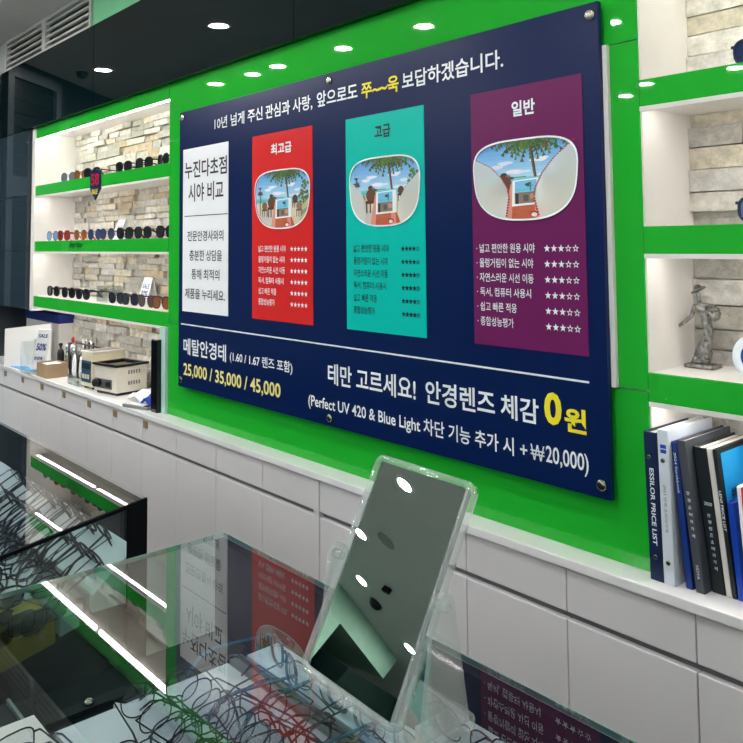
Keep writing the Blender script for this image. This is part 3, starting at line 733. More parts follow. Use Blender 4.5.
for zz in (.042, .088):
    bm = B()
    for k in range(5):
        vs = box(bm, -3.3855, -3.3835, 1.53+k*.013, 1.537+k*.013, ZW+zz, ZW+zz+.016); rotz(vs, .16, V(-3.385, 1.475, 0))
    part('vent_slots', bm, 'groove', t)
part('base_foot', rbox(*c_, -3.552, -3.395, 1.485, 1.615, ZW, ZW+.012, 0), 'black', t)
# monitor slab and sheet
t = wb('upright_monitor', 'thin black upright screen panel beside the pale glass edge', 'screen', (-2.96, 1.50, ZW))
part('housing', rbox(.0, 0, 0, -2.992, -2.940, 1.443, 1.47, ZW, ZW+.278), 'black', t)
part('screen', rbox(.0, 0, 0, -2.988, -2.944, 1.4415, 1.4429, ZW+.006, ZW+.272, 0), 'gloss', t)
bm = B(); prism(bm, [(-3.16, 1.60, ZW), (-3.03, 1.55, ZW), (-3.05, 1.60, ZW+.235), (-3.15, 1.64, ZW+.235)], (.001, .003, 0)); solo('paper_sheet', bm, 'paper', 'white paper sheet leaning upright behind the blue cloth', 'paper')
def cloth(name, m, cx, cyy, rx, ry, h, seed, label):
    r = random.Random(seed); bm = B(); n = 14; g = []
    for i in range(n):
        row = []
        for j in range(n):
            u, v = i/(n-1)*2-1, j/(n-1)*2-1; q = max(0, 1-(u*u+v*v)*.55)
            row.append(bm.verts.new((cx+u*rx*(1-.12*v*v), cyy+v*ry*(1-.15*u*u), ZW+.003+h*q*(.45+.55*abs(math.sin(3.1*u+seed)*math.cos(2.3*v-seed)))+r.random()*.004)))
        g.append(row)
    for i in range(n-1):
        for j in range(n-1): bm.faces.new((g[i][j], g[i+1][j], g[i+1][j+1], g[i][j+1])).smooth = True
    o = solo(name, bm, m, label, 'cloth'); s = o.modifiers.new('thick', 'SOLIDIFY'); s.thickness = .003; s.offset = 1; return o
cloth('cleaning_cloth', 'towel', -3.22, 1.535, .085, .06, .045, 1, 'crumpled white cloth right of the ivory cleaner')
cloth('cleaning_cloth', 'bluecloth', -3.075, 1.495, .05, .04, .06, 4, 'crumpled blue cloth beside the black screen panel')
t = wb('calculator', 'grey handheld keypad device lying in front of the blue cloth', 'calculator', (-3.10, 1.44, ZW))
part('case', rbox(.25, -3.1, 1.44, -3.17, -3.02, 1.418, 1.458, ZW, ZW+.012, .003), 'groove', t)
bm = B()
for i in range(6):
    for j in range(3):
        vs = box(bm, -3.15+i*.017, -3.138+i*.017, 1.424+j*.010, 1.431+j*.010, ZW+.012, ZW+.0145); rotz(vs, .25, V(-3.1, 1.44, 0))
part('keys', bm, 'paper', t)
part('display', rbox(.25, -3.1, 1.44, -3.045, -3.026, 1.424, 1.452, ZW+.012, ZW+.0135, 0), 'gloss', t)
# cardboard box
t = wb('cardboard_box', 'small brown cardboard box near the pliers on the worktop', 'box', (-4.13, 1.46, ZW))
bm = B()
a = (.05, -4.077, 1.415)
for q in ((-4.222, -4.077, 1.418, 1.421, ZW, ZW+.068), (-4.222, -4.077, 1.517, 1.520, ZW, ZW+.068), (-4.222, -4.219, 1.421, 1.517, ZW, ZW+.068), (-4.080, -4.077, 1.421, 1.517, ZW, ZW+.068), (-4.219, -4.080, 1.421, 1.517, ZW, ZW+.003)):
    box(bm, *q)
part('walls', bm, 'card', t)
part('contents', bxs((-4.215, -4.084, 1.425, 1.513, ZW+.05, ZW+.060)), 'paper', t, 'white papers inside')
# pliers stand and tools
t = wb('tool_stand', 'clear acrylic stand holding pliers beside the cardboard box', 'tool stand', (-3.80, 1.50, ZW))
part('tray', bxs((-3.875, -3.735, 1.445, 1.56, ZW, ZW+.004), (-3.875, -3.735, 1.445, 1.448, ZW+.004, ZW+.045), (-3.875, -3.735, 1.557, 1.56, ZW+.004, ZW+.045), (-3.875, -3.872, 1.448, 1.557, ZW+.004, ZW+.045), (-3.738, -3.735, 1.448, 1.557, ZW+.004, ZW+.045)), 'acrylicthin', t)
part('hanging_bar', bxs((-4.15, -3.735, 1.585, 1.591, ZW+.15, ZW+.158), (-4.15, -4.144, 1.585, 1.591, ZW, ZW+.15), (-3.741, -3.735, 1.585, 1.591, ZW, ZW+.15)), 'steel', t)
def pliers(x, y, label, m, tilt=0):
    t = thing('pliers', label, 'pliers', (x, y, ZW), 'pliers on the worktop'); zb = ZW+.07
    bm = B()
    for s in (-1, 1): tube(bm, [(x+s*.004, y, zb+.085), (x+s*.007, y, zb+.06), (x-s*.002, y, zb+.045)], [.0025, .005, .005], 8)
    part('jaws', bm, 'steel', t)
    for s in (-1, 1):
        bm = B(); tube(bm, [(x+s*.003, y, zb+.047), (x+s*.014, y, zb+.01), (x+s*.016, y, zb-.03), (x+s*.011, y, ZW+.001+.004)], [.004, .005, .0055, .004], 8); part('handle', bm, m, t)
for k, (x, y, m, lab) in enumerate(((-4.135, 1.535, 'bolt', 'steel pliers leftmost beside the cardboard box'), (-4.085, 1.54, 'black', 'black handled pliers second from left near the box'), (-4.04, 1.535, 'bolt', 'steel pliers behind the clear tray, third from left'), (-3.99, 1.52, 'paper', 'white handled pliers in the clear tray, left one'), (-3.945, 1.525, 'black', 'black handled pliers in the middle of the clear tray'), (-3.90, 1.52, 'paper', 'white handled pliers in the clear tray, beside the beige cleaner'))): pliers(x, y, lab, m)
def driver(x, y, m, h, label):
    t = thing('screwdriver', label, 'screwdriver', (x, y, ZW), 'screwdrivers')
    bm = B(); tube(bm, [(x, y, ZW), (x, y, ZW+h)], .0025, 8); part('shaft', bm, 'steel', t)
    bm = B(); lathe(bm, [(.004, h-.002), (.008, h+.003), (.009, h+.018), (.006, h+.026), (.002, h+.028)], (x, y, ZW), 14); part('handle', bm, m, t)
driver(-4.25, 1.61, 'redpaint', .145, 'red topped screwdriver standing among the pliers')
driver(-4.13, 1.62, 'pages', .145, 'cream topped screwdriver standing behind the clear tray')
bm = B(); lathe(bm, [(.018, 0), (.018, .08), (.013, .095), (.006, .10), (.006, .115), (.010, .117), (.010, .13)], (-4.395, 1.60, ZW), 18); solo('pump_bottle', bm, 'black', 'black pump bottle behind the cardboard box', 'bottle')
bm = B(); lathe(bm, [(.02, 0), (.022, .09), (.014, .11), (.013, .135)], (-4.33, 1.625, ZW), 18); solo('spray_bottle', bm, 'binder_grey', 'dark bottle behind the tilted price board', 'bottle')
t = wb('tool_rack', 'small rack of metal tools standing behind the beige cleaner', 'rack', (-3.86, 1.635, ZW))
part('block', bxs((-4.16, -4.03, 1.625, 1.648, ZW+.0, ZW+.10)), 'acrylicthin', t)
for k in range(5):
    bm = B(); tube(bm, [(-4.15+k*.026, 1.637, ZW+.08), (-4.15+k*.026, 1.637, ZW+.155+.012*(k % 2))], [.003, .005], 8); part('tool', bm, 'steel' if k % 2 else 'black', t)
# tilted price board with acrylic holder and papers
t = wb('price_board', 'tilted white and blue price board left of the cardboard box', 'sign', (-4.37, 1.50, ZW))
u = V(.86, .5, 0).normalized(); wv = (V(.56, -.02, .92)).normalized()
o0 = V(-4.47, 1.47, ZW+.012)
bm = B(); prism(bm, [o0, o0+u*.080, o0+u*.080+wv*.25, o0+wv*.25], u.cross(wv)*-.004); part('board', bm, 'paper', t)
nn = u.cross(wv)
for s, k, hh, ww in (("SALE", .20, .022, .055), ("50%", .12, .045, .06), ("안경테", .06, .022, .05)): bm = B(); text(bm, s, o0+u*.01+wv*k+nn*.0012, u, wv, ww, hh, .03); text_part('board_lettering', bm, 'blue', t)
part('holder', bxs((-4.53, -4.36, 1.505, 1.508, ZW, ZW+.16), (-4.53, -4.36, 1.435, 1.508, ZW, ZW+.003), (-4.53, -4.527, 1.44, 1.505, ZW+.003, ZW+.15)), 'acrylicthin', t)
bm = B(); prism(bm, [(-4.64, 1.42, ZW), (-4.43, 1.43, ZW), (-4.40, 1.475, ZW), (-4.6, 1.475, ZW)], (0, 0, .004)); solo('leaflet', bm, ['cyanpaper'], 'blue and white leaflet lying at the worktop front edge', 'leaflet')
bm = B(); prism(bm, [(-4.664, 1.395, ZW), (-4.443, 1.561, ZW), (-4.443, 1.561, ZW+.232), (-4.664, 1.395, ZW+.20)], (-.009, .012, 0)); solo('white_board', bm, 'white', 'plain white board standing diagonally at the left end of the worktop', 'board')
t = wb('storage_box', 'white storage box with blue lid behind the white board', 'box', (-4.75, 1.65, ZW))
part('box_body', bxs((-4.98, -4.46, 1.61, 1.70, ZW, ZW+.225)), 'white', t); part('lid', bxs((-4.985, -4.455, 1.605, 1.705, ZW+.225, ZW+.275), bev=.004), 'blue', t, 'dark blue lid')

# after raising the worktop, things on it pushed toward the camera; price board further
for o in set(bpy.data.objects)-_before:
    if o.parent is None and o.get('label'):
        c = o.location if o.type == 'EMPTY' else sum((v.co for v in o.data.vertices), Vector())/len(o.data.vertices)
        o.location = o.location-V(c.x, c.y, 0)*(.035 if o.name == 'price_board' else .013)
# ------------------------------------------------------------------ binders and books in the right shelf bay
def book(name, label, cat, xt, xb, w_, h_, y0, dep, m, pages=None, cover_gap=.003, mside=None, z0=.8605, group='binders and books in the right bay'):
    """spine faces the viewer at y0; leans so its foot is at xb and its top at xt (left edges)"""
    t = thing(name, label, cat, (xb+w_/2, y0+dep/2, z0), group); k = (xt-xb)
    def sh(vs):
        for v in vs: v.co.x += k*(v.co.z-z0)/h_
    bm = B(); vs = box(bm, xb, xb+w_, y0, y0+.004, z0, z0+h_, bev=.001); sh(bm.verts); part('spine', bm, m, t)
    for x0, x1 in ((xb, xb+cover_gap), (xb+w_-cover_gap, xb+w_)):
        bm = B(); box(bm, x0, x1, y0+.004, y0+dep, z0, z0+h_); sh(bm.verts); part('cover', bm, mside or m, t)
    if pages:
        bm = B(); box(bm, xb+cover_gap+.0004, xb+w_-cover_gap-.0004, y0+.0045, y0+dep-.006, z0+.003, z0+h_-.004); sh(bm.verts); part('pages', bm, pages, t)
    def at(fx, fz, dy=-.0008): z = z0+h_*fz; return V(xb+w_*fx+k*fz, y0+dy, z)
    t_u = V(-k, 0, -h_).normalized()
    return t, at, t_u
def spine_text(bm, s, at, tu, fx, z_top, length, size, bold=.02, up=False):
    """letters run down the spine, tops to the right"""
    text(bm, s, at(fx, z_top), tu, V(1, 0, 0), length, size, bold)
def spine_hangul(bm, s, at, fx, z_top, z_bot, size):
    for i, c in enumerate(s): text(bm, c, at(fx, z_top+(z_bot-z_top)*i/(len(s)-1)), V(1, 0, 0), V(0, 0, 1), size, size, .015)
YS = 1.425
t, at, tu = book('binder', 'dark navy price list binder at the left end of the row', 'binder', -.8492, -.8435, .027, .275, YS, .17, 'binder_navy', 'pages')
bm = B(); spine_text(bm, "ESSILOR PRICE LIST", at, tu, .34, .755, .142, .0092, .02); text_part('spine_lettering', bm, 'inkw', t)
def ring(at, fx, fz, t):
    bm = B(); c = at(fx, fz, -.0002); lathe(bm, [(.0045, 0), (.0045, -.0015), (.003, -.002)], c, 14, axis='Y'); part('finger_ring', bm, 'bolt', t)
ring(at, .35, .83, t); ring(at, .5, .16, t)
t, at, tu = book('binder', 'white binder with small blue mark beside the navy binder', 'binder', -.8205, -.8155, .0215, .283, YS, .175, 'binder_white', 'pages')
bm = B(); spine_text(bm, "2021 안경 소비자가격", at, tu, .36, .64, .085, .006, .0); text_part('spine_lettering', bm, 'ink', t)
bm = B(); spine_text(bm, "II", at, tu, .25, .905, .016, .012, .05); text_part('spine_logo', bm, 'brightblue', t, 'small blue mark')
ring(at, .45, .80, t); ring(at, .5, .14, t)
t, at, tu = book('booklet', 'thin royal blue booklet leaning between white binder and slate binder', 'book', -.7985, -.777, .0122, .262, YS+.01, .17, 'bookblue')
bm = B(); spine_text(bm, "2024 Stockbook", at, tu, .3, .93, .075, .0045, .01); text_part('spine_lettering', bm, 'inkw', t)
t, at, tu = book('binder', 'thick slate grey price binder leaning in the middle of the row', 'binder', -.7855, -.757, .0165, .268, YS+.008, .18, 'binder_grey', 'pages')
bm = B(); spine_hangul(bm, "안경소비자가격", at, .36, .64, .36, .0062); text_part('spine_lettering', bm, 'inkw', t); bm = B(); text(bm, "HOYA", at(.36, .18), tu, V(1, 0, 0), .024, .0055, .0); text_part('spine_lettering', bm, 'inkw', t)
t, at, tu = book('binder', 'black price binder right of the slate binder', 'binder', -.7655, -.7375, .0240, .256, YS+.03, .165, 'binder_black', 'pages')
bm = B(); spine_hangul(bm, "안경렌즈소비자가격", at, .42, .52, .16, .0062); text_part('spine_lettering', bm, 'inkw', t); bm = B(); text(bm, "2020", at(.3, .60), V(1, 0, 0), V(0, 0, 1), .015, .006, .02); text_part('spine_lettering', bm, 'inkw', t)
t, at, tu = book('catalogue', 'cream page edged catalogue right of the black binder', 'book', -.7400, -.712, .0105, .257, YS+.031, .16, 'pages', 'pages')
t, at, tu = book('binder', 'slim black binder with sky blue cover right of the cream catalogue', 'binder', -.7285, -.7005, .008, .257, YS+.03, .165, 'binder_black')
bm = B(); spine_text(bm, "LENS PRICE LIST", at, tu, .3, .72, .07, .0045, .02); text_part('spine_lettering', bm, 'inkw', t)
def cover_pt(dy, fz): return V(-.7285+.008+.0006+.028*(1-fz), YS+.03+dy, .8605+.257*fz)
bm = B(); prism(bm, [cover_pt(.012, .50), cover_pt(.155, .50), cover_pt(.155, .97), cover_pt(.012, .97)], (.0006, 0, 0)); part('cover_picture', bm, 'cyanpaper', t, 'sky blue cover picture')
bm = B(); prism(bm, [cover_pt(.012, .30), cover_pt(.155, .30), cover_pt(.155, .50), cover_pt(.012, .50)], (.0006, 0, 0)); part('cover_base', bm, 'paper', t)
bm = B(); text(bm, "변색렌즈", cover_pt(.03, .62)+V(.0012, 0, 0), (0, 1, 0), (0, 0, 1), .10, .028, .03); text_part('cover_lettering', bm, 'ink', t)
book('folder', 'lilac grey folder standing behind the blue covered binder', 'folder', -.697, -.672, .020, .265, YS+.14, .085, 'lilac')
book('folder', 'short bright blue folder leaning near the right photo edge', 'folder', -.7045, -.690, .012, .168, YS+.03, .15, 'brightblue', 'paper')
t, at, tu = book('brochure', 'white brochure with portrait picture and red corner at the right photo edge', 'brochure', -.6745, -.6615, .006, .207, YS+.006, .16, 'paper')
def bro(dy, fz): return V(-.6745+.006+.0006+.013*(1-fz), YS+.006+dy, .8605+.207*fz)
bm = B(); prism(bm, [bro(.002, .80), bro(.156, .80), bro(.156, .99), bro(.002, .99)], (.0006, 0, 0)); part('red_corner', bm, 'redpaint', t, 'red headline block')
bm = B(); prism(bm, [bro(.05+.04*math.cos(2*PI*k/16), .42+.24*math.sin(2*PI*k/16)) for k in range(16)], (.0006, 0, 0)); part('portrait', bm, 'skin', t, 'printed portrait')

# ------------------------------------------------------------------ statuette and porcelain dish
def skin_obj(name, pts, edges, rad, m, parent, sub=2):
    me = bpy.data.meshes.new(name); me.from_pydata(pts, edges, []); o = bpy.data.objects.new(name, me); COL.objects.link(o)
    o.modifiers.new('skin', 'SKIN'); s = o.modifiers.new('sub', 'SUBSURF'); s.levels = s.render_levels = sub
    for v, r in zip(me.skin_vertices[0].data, rad): v.radius = r if isinstance(r, tuple) else (r, r)
    me.skin_vertices[0].data[0].use_root = True
    bpy.context.view_layer.update()
    nm = bpy.data.meshes.new_from_object(o.evaluated_get(bpy.context.evaluated_depsgraph_get()))
    bpy.data.objects.remove(o); bm = B(); bm.from_mesh(nm); bpy.data.meshes.remove(nm)
    for f in bm.faces: f.smooth = True
    return part(name, bm, m, parent)
sx_, sy_, sz_ = -.808, 1.585, Z3
st = thing('statuette', 'silver pewter dancing lady statuette with wide hat on the right shelf', 'statuette', (sx_, sy_, sz_))
part('plinth', bxs((sx_-.028, sx_+.032, sy_-.022, sy_+.022, sz_, sz_+.008), bev=.002), 'pewter', st)
def sp_(x, z, y=0): return (sx_+x, sy_+y, sz_+z)
body = [sp_(.014, .088), sp_(.010, .104), sp_(.004, .118), sp_(-.002, .132), sp_(-.002, .143), sp_(-.003, .153),
        sp_(-.011, .126), sp_(-.015, .104, -.006), sp_(-.031, .088, -.010), sp_(-.043, .080, -.010),
        sp_(.012, .126), sp_(.034, .124, -.004), sp_(.031, .106, -.010), sp_(.020, .098, -.010),
        sp_(.016, .068), sp_(.010, .046), sp_(.004, .030)]
ed = [(0, 1), (1, 2), (2, 3), (3, 4), (4, 5), (2, 6), (6, 7), (7, 8), (8, 9), (2, 10), (10, 11), (11, 12), (12, 13), (0, 14), (14, 15), (15, 16)]
skin_obj('figure', body, ed, [.0105, .0075, .0095, .0042, .005, .0065, .005, .0046, .0042, .0034, .005, .0044, .0040, .0034, .0118, .0105, .0105], 'pewter', st)
bm = B()
prof = [(.019, .008), (.0175, .014), (.0185, .018), (.0165, .024), (.0175, .028), (.0155, .034), (.016, .038), (.0135, .046), (.012, .052)]
rings = []
for r, h in prof:
    rings.append([bm.verts.new(sp_(-.002+.012*(h-.008)/.05+(r*(1+.10*math.sin(7*a+h*200)))*math.cos(a), h, (r*.85*(1+.10*math.sin(7*a+h*200)))*math.sin(a))) for a in [2*PI*k/42 for k in range(42)]])
for a, b in zip(rings, rings[1:]):
    for k in range(42): bm.faces.new((a[k], a[(k+1) % 42], b[(k+1) % 42], b[k])).smooth = True
bm.faces.new(rings[0][::-1]); bm.faces.new(rings[-1]); part('ruffled_skirt', bm, 'pewter', st)
bm = B(); vs = lathe(bm, [(.003, .008), (.007, .006), (.008, .001), (.015, -.002), (.016, -.004), (.007, -.002)], (0, 0, 0), 22); xf(vs, Matrix.Translation(sp_(-.004, .1585)) @ Matrix.Rotation(-.5, 4, 'Y')); part('hat', bm, 'pewter', st)
bm = B()
for k in range(9):
    a = k*.7; tube(bm, [sp_(.026, .116, -.008), sp_(.036+.011*math.cos(a), .110+.013*math.sin(a), -.013)], [.003, .0048], 8)
part('bouquet', bm, 'pewter', st)
t = thing('porcelain_dish', 'white round porcelain dish with blue pattern at the right photo edge', 'dish', (-.62, 1.53, Z3))
bm = B(); vs = lathe(bm, [(.015, 0), (.034, -.003), (.041, -.009), (.041, -.012), (.030, -.0075), (.011, -.0045)], (0, 0, 0), 32, axis='Y'); xf(vs, Matrix.Translation((-.659, 1.50, Z3+.0435)) @ Matrix.Rotation(-.12, 4, 'X')); part('dish', bm, 'porcelain', t)
bm = B(); vs = lathe(bm, [(.027, -.0081), (.027, -.0073)], (0, 0, 0), 32, axis='Y'); xf(vs, Matrix.Translation((-.659, 1.4995, Z3+.0435)) @ Matrix.Rotation(-.12, 4, 'X')); part('blue_pattern', bm, mat('blue_pattern', (60, 90, 160), .15, vary=.7, scale=60), t, 'blue painted centre')
part('easel', bxs((-.68, -.638, 1.502, 1.53, Z3, Z3+.005), (-.664, -.654, 1.512, 1.518, Z3+.005, Z3+.06)), 'black', t)

# ------------------------------------------------------------------ near showcase counter
ZG = .946  # positions of both counters, their trays and the mirror scaled about the camera
ca = thing('display_counter', 'near glass topped showcase counter with the standing mirror on top', 'showcase', (-.4, .55, 0))
AX0, AX1, AY0, AY1 = -1.396, 1.0, .08, .826
part('glass_top', bxs((AX0, AX1, AY0, AY1, ZG-.007, ZG)), 'glass', ca, 'clear glass top')
part('top_edge', bxs((AX0, AX1, AY1, AY1+.002, ZG-.008, ZG-.0005)), 'edgeglass', ca)
part('top_edge', bxs((AX0-.002, AX0, AY0, AY1, ZG-.008, ZG-.0005)), 'edgeglass', ca)
part('end_glass', bxs((AX0, AX0+.006, AY0+.017, AY1-.02, .60, ZG-.0075)), 'sideglass', ca, 'clear glass end')
part('rear_panel', bxs((AX0, AX1, AY1-.018, AY1, .02, ZG-.0085)), 'counterblack', ca)
part('front_panel', bxs((AX0, AX1, AY0, AY0+.016, .02, ZG-.0085)), 'counterblack', ca)
part('light_strip', bxs((AX0+.05, AX1-.05, AY0+.0165, AY0+.026, ZG-.028, ZG-.014)), 'caseled', ca, 'light strip inside the showcase')  # hidden strip added to brighten the trays
part('light_shade', bxs((AX0+.04, AX1-.04, AY0+.0165, AY0+.050, ZG-.0125, ZG-.0095), (AX0+.04, AX1-.04, AY0+.047, AY0+.050, ZG-.031, ZG-.0125)), 'counterblack', ca)  # added lip that keeps the strip out of the green wall's reflection
part('base', bxs((AX0+.007, AX1, AY0+.017, AY1-.019, 0, .755)), 'counterin', ca)
part('deck', bxs((AX0+.008, -1.197, .434, AY1-.02, .756, .772)), 'counterin', ca)
part('lower_deck', bxs((AX0+.008, -1.256, AY0+.02, .427, .756, .778)), 'deck', ca)
rl = part('drawer_rail', bxs((-1.307, -1.282, .434, AY1-.02, .7725, .780)), 'deck', ca)
bm = B(); lathe(bm, [(.008, 0), (.008, .004), (.005, .007)], (-1.294, .524, .780), 16); part('knob', bm, 'bolt', rl, 'small round metal knob')
part('side_rail', bxs((AX0+.008, -1.197, .428, .433, .7565, .784)), 'rail', ca)
part('tray_support', bxs((-1.195, AX1-.01, AY0+.03, AY1-.02, .756, .802), (-1.250, -1.1955, AY0+.03, .426, .756, .802)), 'counterin', ca)
solo('glasses_tray', bxs((-1.191, .5, .434, .713, .8025, .817)), 'tray', 'pale lined tray full of wire eyeglasses left of the standing mirror', 'tray')
solo('glasses_tray', bxs((-1.254, .5, .12, .426, .8025, .817)), 'white', 'white lined tray at the bottom left corner nearest the viewer', 'tray')
for y0, y1, z1 in ((.717, .729, .821), (.733, .739, .823)): part('track', bxs((-1.191, .5, y0, y1, .8025, z1)), 'rail', ca)
solo('glasses_tray', bxs((-1.18, -.795, .743, .805, .8025, .8235)), 'trayblue', 'pale blue rear tray of the near counter left of the mirror', 'tray')
solo('glasses_tray', bxs((-.78, .2, .743, .805, .8025, .881)), 'tray', 'raised white rear tray of the near counter right of the mirror', 'tray')
ORD = ['first', 'second', 'third', 'fourth', 'fifth', 'sixth', 'seventh', 'eighth', 'ninth', 'tenth', 'eleventh', 'twelfth', 'thirteenth', 'fourteenth', 'fifteenth', 'sixteenth', 'seventeenth', 'eighteenth']
PAL = [((30, 33, 46), 'dark navy'), ((58, 48, 84), 'violet'), ((24, 25, 28), 'black'), ((92, 74, 56), 'bronze'), ((34, 46, 80), 'blue'), ((84, 88, 94), 'grey'), ((46, 56, 46), 'olive green')]
PALR = [((92, 28, 40), 'burgundy'), ((80, 34, 50), 'wine red')]
STY = [('round', 'round'), ('oval', 'oval'), ('square', 'square')]
r = random.Random(11)
for j, (y, rn, face) in enumerate(((.20, 'near row of the white corner tray', 0), (.335, 'far row of the white corner tray', PI), (.50, 'near row of the pale front tray', 0), (.575, 'middle row of the pale front tray', PI), (.642, 'far row of the pale front tray', 0))):
    for i in range(18):
        x = -1.045+i*.04+(.016 if j % 2 else 0)+r.uniform(-.006, .006)-(.115 if face else 0)
        pal = PALR if (j == 4 and 7 <= i <= 10) or (j == 3 and 9 <= i <= 11) else PAL
        c, cn = pal[(i*3+j*2) % len(pal)]; s, sn = STY[(i+j*2) % 3]
        glasses(s, c, None, (x, y+r.uniform(-.008, .008), .8172), face+r.uniform(-.28, .28), '%s %s wire eyeglasses, %s from left, %s' % (cn, sn, ORD[i], rn), 'eyeglasses in the ' + ' '.join(rn.split()[-3:]), (r.uniform(-.03, .03), r.uniform(-.02, .06)))
for i in range(4):
    glasses('oval' if i % 2 else 'thick', [(38, 84, 116), (52, 66, 78), (40, 100, 120), (60, 60, 66)][i], None, (-1.085+i*.082, .752, .8237), r.uniform(-.2, .2)+1.45, '%s eyeglasses, %s from left in the pale blue rear tray' % (['steel blue thick', 'slate oval', 'teal blue thick', 'grey oval'][i], ORD[i]), 'eyeglasses in the pale blue rear tray')
for i in range(5):
    glasses('oval', [(140, 110, 84), (70, 60, 56), (120, 124, 130), (150, 120, 90), (60, 62, 70)][i], None, (-.70+i*.10, .752, .8812), 1.5+r.uniform(-.2, .2), '%s oval eyeglasses, %s from left in the raised white tray' % (['tan', 'brown', 'silver', 'light tan', 'dark'][i], ORD[i]), 'eyeglasses in the raised white tray')
bm = B(); prism(bm, [(-1.233, .536, .7735), (-1.205, .554, .7735), (-1.203, .556, .803), (-1.231, .538, .803)], (.001, -.001, 0)); solo('price_tag', bm, 'paper', 'small white paper tag at the left end of the pale front tray', 'tag')

# ------------------------------------------------------------------ far showcase counter
cbx = thing('display_counter', 'far left glass topped showcase counter with black rimmed slanted end', 'showcase', (-2.6, .50, 0))
c1, c2 = V(-1.706, .812, 0), V(-1.440, .140, 0)
e_ = (c2-c1).normalized(); en = V(-e_.y, e_.x, 0)
if en.x < 0: en = -en
BX = -4.0
bm = B(); prism(bm, [(BX, c1.y, ZG-.007), (c1.x, c1.y, ZG-.007), (c2.x, c2.y, ZG-.007), (BX, c2.y, ZG-.007)], (0, 0, .007)); part('glass_top', bm, 'glass', cbx, 'clear glass top')
def endbox(s0, s1, z0, z1, t0, t1):
    bm = B(); prism(bm, [c1+e_*s0+en*t0+V(0, 0, z0), c1+e_*s1+en*t0+V(0, 0, z0), c1+e_*s1+en*t0+V(0, 0, z1), c1+e_*s0+en*t0+V(0, 0, z1)], en*(t1-t0)); return bm
part('top_rim', endbox(0, .72, ZG-.008, ZG-.0005, .0005, .006), 'counterblack', cbx, 'black top rim')
part('corner_post', endbox(0, .057, .0, ZG-.0085, .0005, .006), 'counterblack', cbx, 'black corner post')
part('end_glass', endbox(.058, .72, .40, ZG-.009, -.006, 0), 'sideglass', cbx, 'clear glass end')
part('rear_panel', bxs((BX, c1.x-.01, c1.y-.018, c1.y, .02, ZG-.0075)), 'counterblack', cbx)
part('front_panel', bxs((BX, c2.x-.01, c2.y, c2.y+.014, .02, ZG-.0075)), 'counterblack', cbx)
part('light_strip', bxs((BX+.05, c2.x-.10, c2.y+.0145, c2.y+.024, ZG-.028, ZG-.014)), 'caseled', cbx, 'light strip inside the showcase')  # added out of sight to lift the far trays
part('light_shade', bxs((BX+.04, c2.x-.09, c2.y+.0145, c2.y+.048, ZG-.0125, ZG-.0095), (BX+.04, c2.x-.09, c2.y+.045, c2.y+.048, ZG-.031, ZG-.0125)), 'counterblack', cbx)  # added baffle hiding the fill strip from the wall
part('base', bxs((BX, -1.845, c2.y+.015, c1.y-.019, 0, .728)), 'counterin', cbx)
bm = B(); prism(bm, [(-1.844, .792, 0), (-1.72, .792, 0), (-1.475, .156, 0), (-1.844, .156, 0)], (0, 0, .40)); part('end_base', bm, 'counterin', cbx)
for y0, y1, z1 in ((.662, .680, .766), (.687, .694, .770)): part('track', bxs((-3.6, -1.72, y0, y1, .7285, z1)), 'rail', cbx)
bm = B(); prism(bm, [(-3.6, .656, .7285), (-1.675, .656, .7285), (-1.655, .61, .7285), (-1.80, .61, .7285), (-1.80, .17, .7285), (-3.6, .17, .7285)], (0, 0, .033)); solo('glasses_tray', bm, 'tray', 'pale lined front tray crowded with dark eyeglasses in the far counter', 'tray')
bm = B(); prism(bm, [(-1.797, .607, .7125), (-1.672, .607, .7125), (-1.60, .43, .7125), (-1.582, .39, .7125), (-1.797, .39, .7125)], (0, 0, .045)); solo('glasses_tray', bm, 'yellow', 'yellow lined end tray of the far counter', 'tray')
part('tray_bracket', bxs((-1.797, -1.70, .40, .69, .401, .712)), 'counterin', cbx)
bm = B(); prism(bm, [(-3.6, .700, .7285), (-3.6, .791, .7285), (-3.6, .791, .842), (-3.6, .700, .764)], (1.885, 0, 0)); solo('glasses_tray', bm, 'tray', 'pale raised rear tray of the far counter with stacked frames', 'tray')
DARK = [((20, 24, 36), 'dark navy'), ((16, 18, 22), 'black'), ((30, 34, 44), 'charcoal'), ((40, 30, 40), 'dark plum')]
STB = [('thick', 'thick'), ('square', 'square'), ('thick', 'thick')]
for j, (y, rn) in enumerate(((.24, 'nearest'), (.36, 'second'), (.475, 'third'), (.585, 'farthest'))):
    for i in range(16):
        x = (-1.80 if j < 3 else -1.75)-i*.046+r.uniform(-.006, .006)-(.02 if j % 2 else 0)
        c, cn = DARK[(i+2*j) % 4]; s, sn = STB[(i+j) % 3]
        glasses(s, c, None, (x, y+r.uniform(-.006, .006), .7618), r.uniform(-.25, .25), '%s %s eyeglasses, %s from slanted end, %s row of far front tray' % (cn, sn, ORD[i], rn), 'eyeglasses in the far front tray', (0, r.uniform(-.05, .1)))
for i in range(4):
    glasses('square', [(26, 30, 40), (20, 22, 26), (40, 44, 70), (30, 30, 34)][i], None, (-1.63-.03*(i % 2), .42+.05*i, .7578), .35+r.uniform(-.2, .2), '%s square eyeglasses lying on the yellow tray, %s from the viewer' % (['charcoal', 'black', 'dark blue', 'dark grey'][i], ORD[i]), 'eyeglasses on the yellow tray')
for j, (y, z, rn) in enumerate(((.735, .802, 'lower'), (.775, .835, 'upper'))):
    for i in range(13):
        c, cn = DARK[(i+j) % 4]
        glasses('oval' if (i+j) % 2 else 'thick', c, None, (-1.778-.03*j-i*.05, y, z), 1.45+r.uniform(-.2, .2), '%s %s eyeglasses, %s from the black post, %s row of the far rear tray' % (cn, 'oval' if (i+j) % 2 else 'thick', ORD[i], rn), 'eyeglasses in the far rear tray', (0, -.5+r.uniform(-.06, .06)))

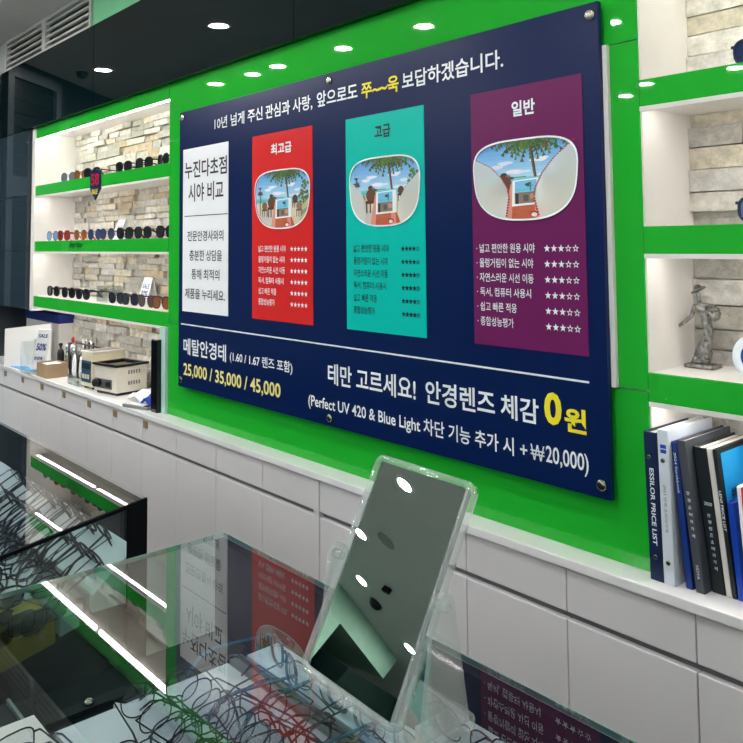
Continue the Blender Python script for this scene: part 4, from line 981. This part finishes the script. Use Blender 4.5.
# ------------------------------------------------------------------ standing mirror
mc = V(-.759, .678, 1.090); az = math.radians(-2.426); ti = math.radians(28.404); K = .923  # mirror moved and shrunk by the same scaling about the camera
mu = V(math.cos(az), math.sin(az), 0); n0 = V(math.sin(az), -math.cos(az), 0)
mv = V(0, 0, 1)*math.cos(ti)-n0*math.sin(ti); mn = mu.cross(mv)
mr = thing('standing_mirror', 'tilting table mirror in a clear acrylic frame and stand on the counter', 'mirror', (mc.x, mc.y, ZG))
def rr(w_, h_, rad, n=6):
    pts = []; w_ *= K; h_ *= K; rad *= K
    for sx2, sy2, a0 in ((1, 1, 0), (-1, 1, PI/2), (-1, -1, PI), (1, -1, 1.5*PI)):
        for k in range(n+1):
            a = a0+PI/2*k/n; pts.append((sx2*(w_/2-rad)+rad*math.cos(a), sy2*(h_/2-rad)+rad*math.sin(a)))
    return pts
def mp(p, d): return mc+mu*p[0]+mv*p[1]+mn*d
bm = B(); prof = [(rr(.178, .280, .004), .001), (rr(.180, .282, .005), .005), (rr(.190, .292, .011), .0065), (rr(.196, .298, .014), .004), (rr(.198, .300, .015), -.004), (rr(.194, .296, .013), -.012), (rr(.182, .284, .007), -.012), (rr(.178, .280, .004), -.009)]
rings = [[bm.verts.new(mp(p, dd)) for p in q] for q, dd in prof]; n = len(rings[0])
for a, b in zip(rings, rings[1:]+rings[:1]):
    for k in range(n): bm.faces.new((a[k], a[(k+1) % n], b[(k+1) % n], b[k])).smooth = True
part('frame', bm, 'acrylic', mr, 'clear acrylic rim')
bm = B(); prism(bm, [mp(p, .0005) for p in rr(.1775, .2795, .004)], mn*-.002); part('mirror_glass', bm, 'mirror', mr, 'silvered mirror plate')
bm = B(); prism(bm, [mp(p, -.002) for p in rr(.1775, .2795, .004)], mn*-.006); part('backing', bm, 'binder_grey', mr)
yv = V(-math.sin(az), math.cos(az), 0)
for s in (-1, 1):
    pc = mc+mu*(s*.1000); pts = []
    for k in range(9):
        a = PI*k/8; pts.append((.015*math.cos(a), .015*math.sin(a)))
    pts += [(-.036, -(mc.z-ZG)+.008), (.036, -(mc.z-ZG)+.008)]
    bm = B(); prism(bm, [pc-mu*(s*.0035)+yv*p[0]+V(0, 0, p[1]) for p in pts], mu*(s*.007)); part('stand_arm', bm, 'acrylic', mr, 'clear acrylic side arm')
    bm = B(); tube(bm, [pc-mu*(s*.008), pc+mu*(s*.008)], .0055, 12); part('pivot_screw', bm, 'acrylic', mr)
bm = B(); o_ = V(mc.x, mc.y, ZG+.0005)
prism(bm, [o_+mu*p[0]+yv*p[1] for p in rr(.235, .11, .02)], (0, 0, .007)); part('stand_base', bm, 'acrylic', mr)

# ------------------------------------------------------------------ light
wd = bpy.data.worlds.new('world'); S.world = wd; wd.use_nodes = True
bg = wd.node_tree.nodes['Background']; sky = wd.node_tree.nodes.new('ShaderNodeTexSky'); sky.sky_type = 'HOSEK_WILKIE'; sky.turbidity = 5; sky.sun_direction = (.3, .5, .8)
wd.node_tree.links.new(sky.outputs[0], bg.inputs[0]); bg.inputs[1].default_value = 6
S.view_settings.view_transform = 'Standard'; S.view_settings.look = 'None'; S.view_settings.gamma = 1; S.view_settings.use_curve_mapping = False
S.view_settings.exposure = 1.72
for o in list(bpy.data.objects):
    if o.name.startswith('eyeglasses') and o.get('label') == 'x': bpy.data.objects.remove(o)
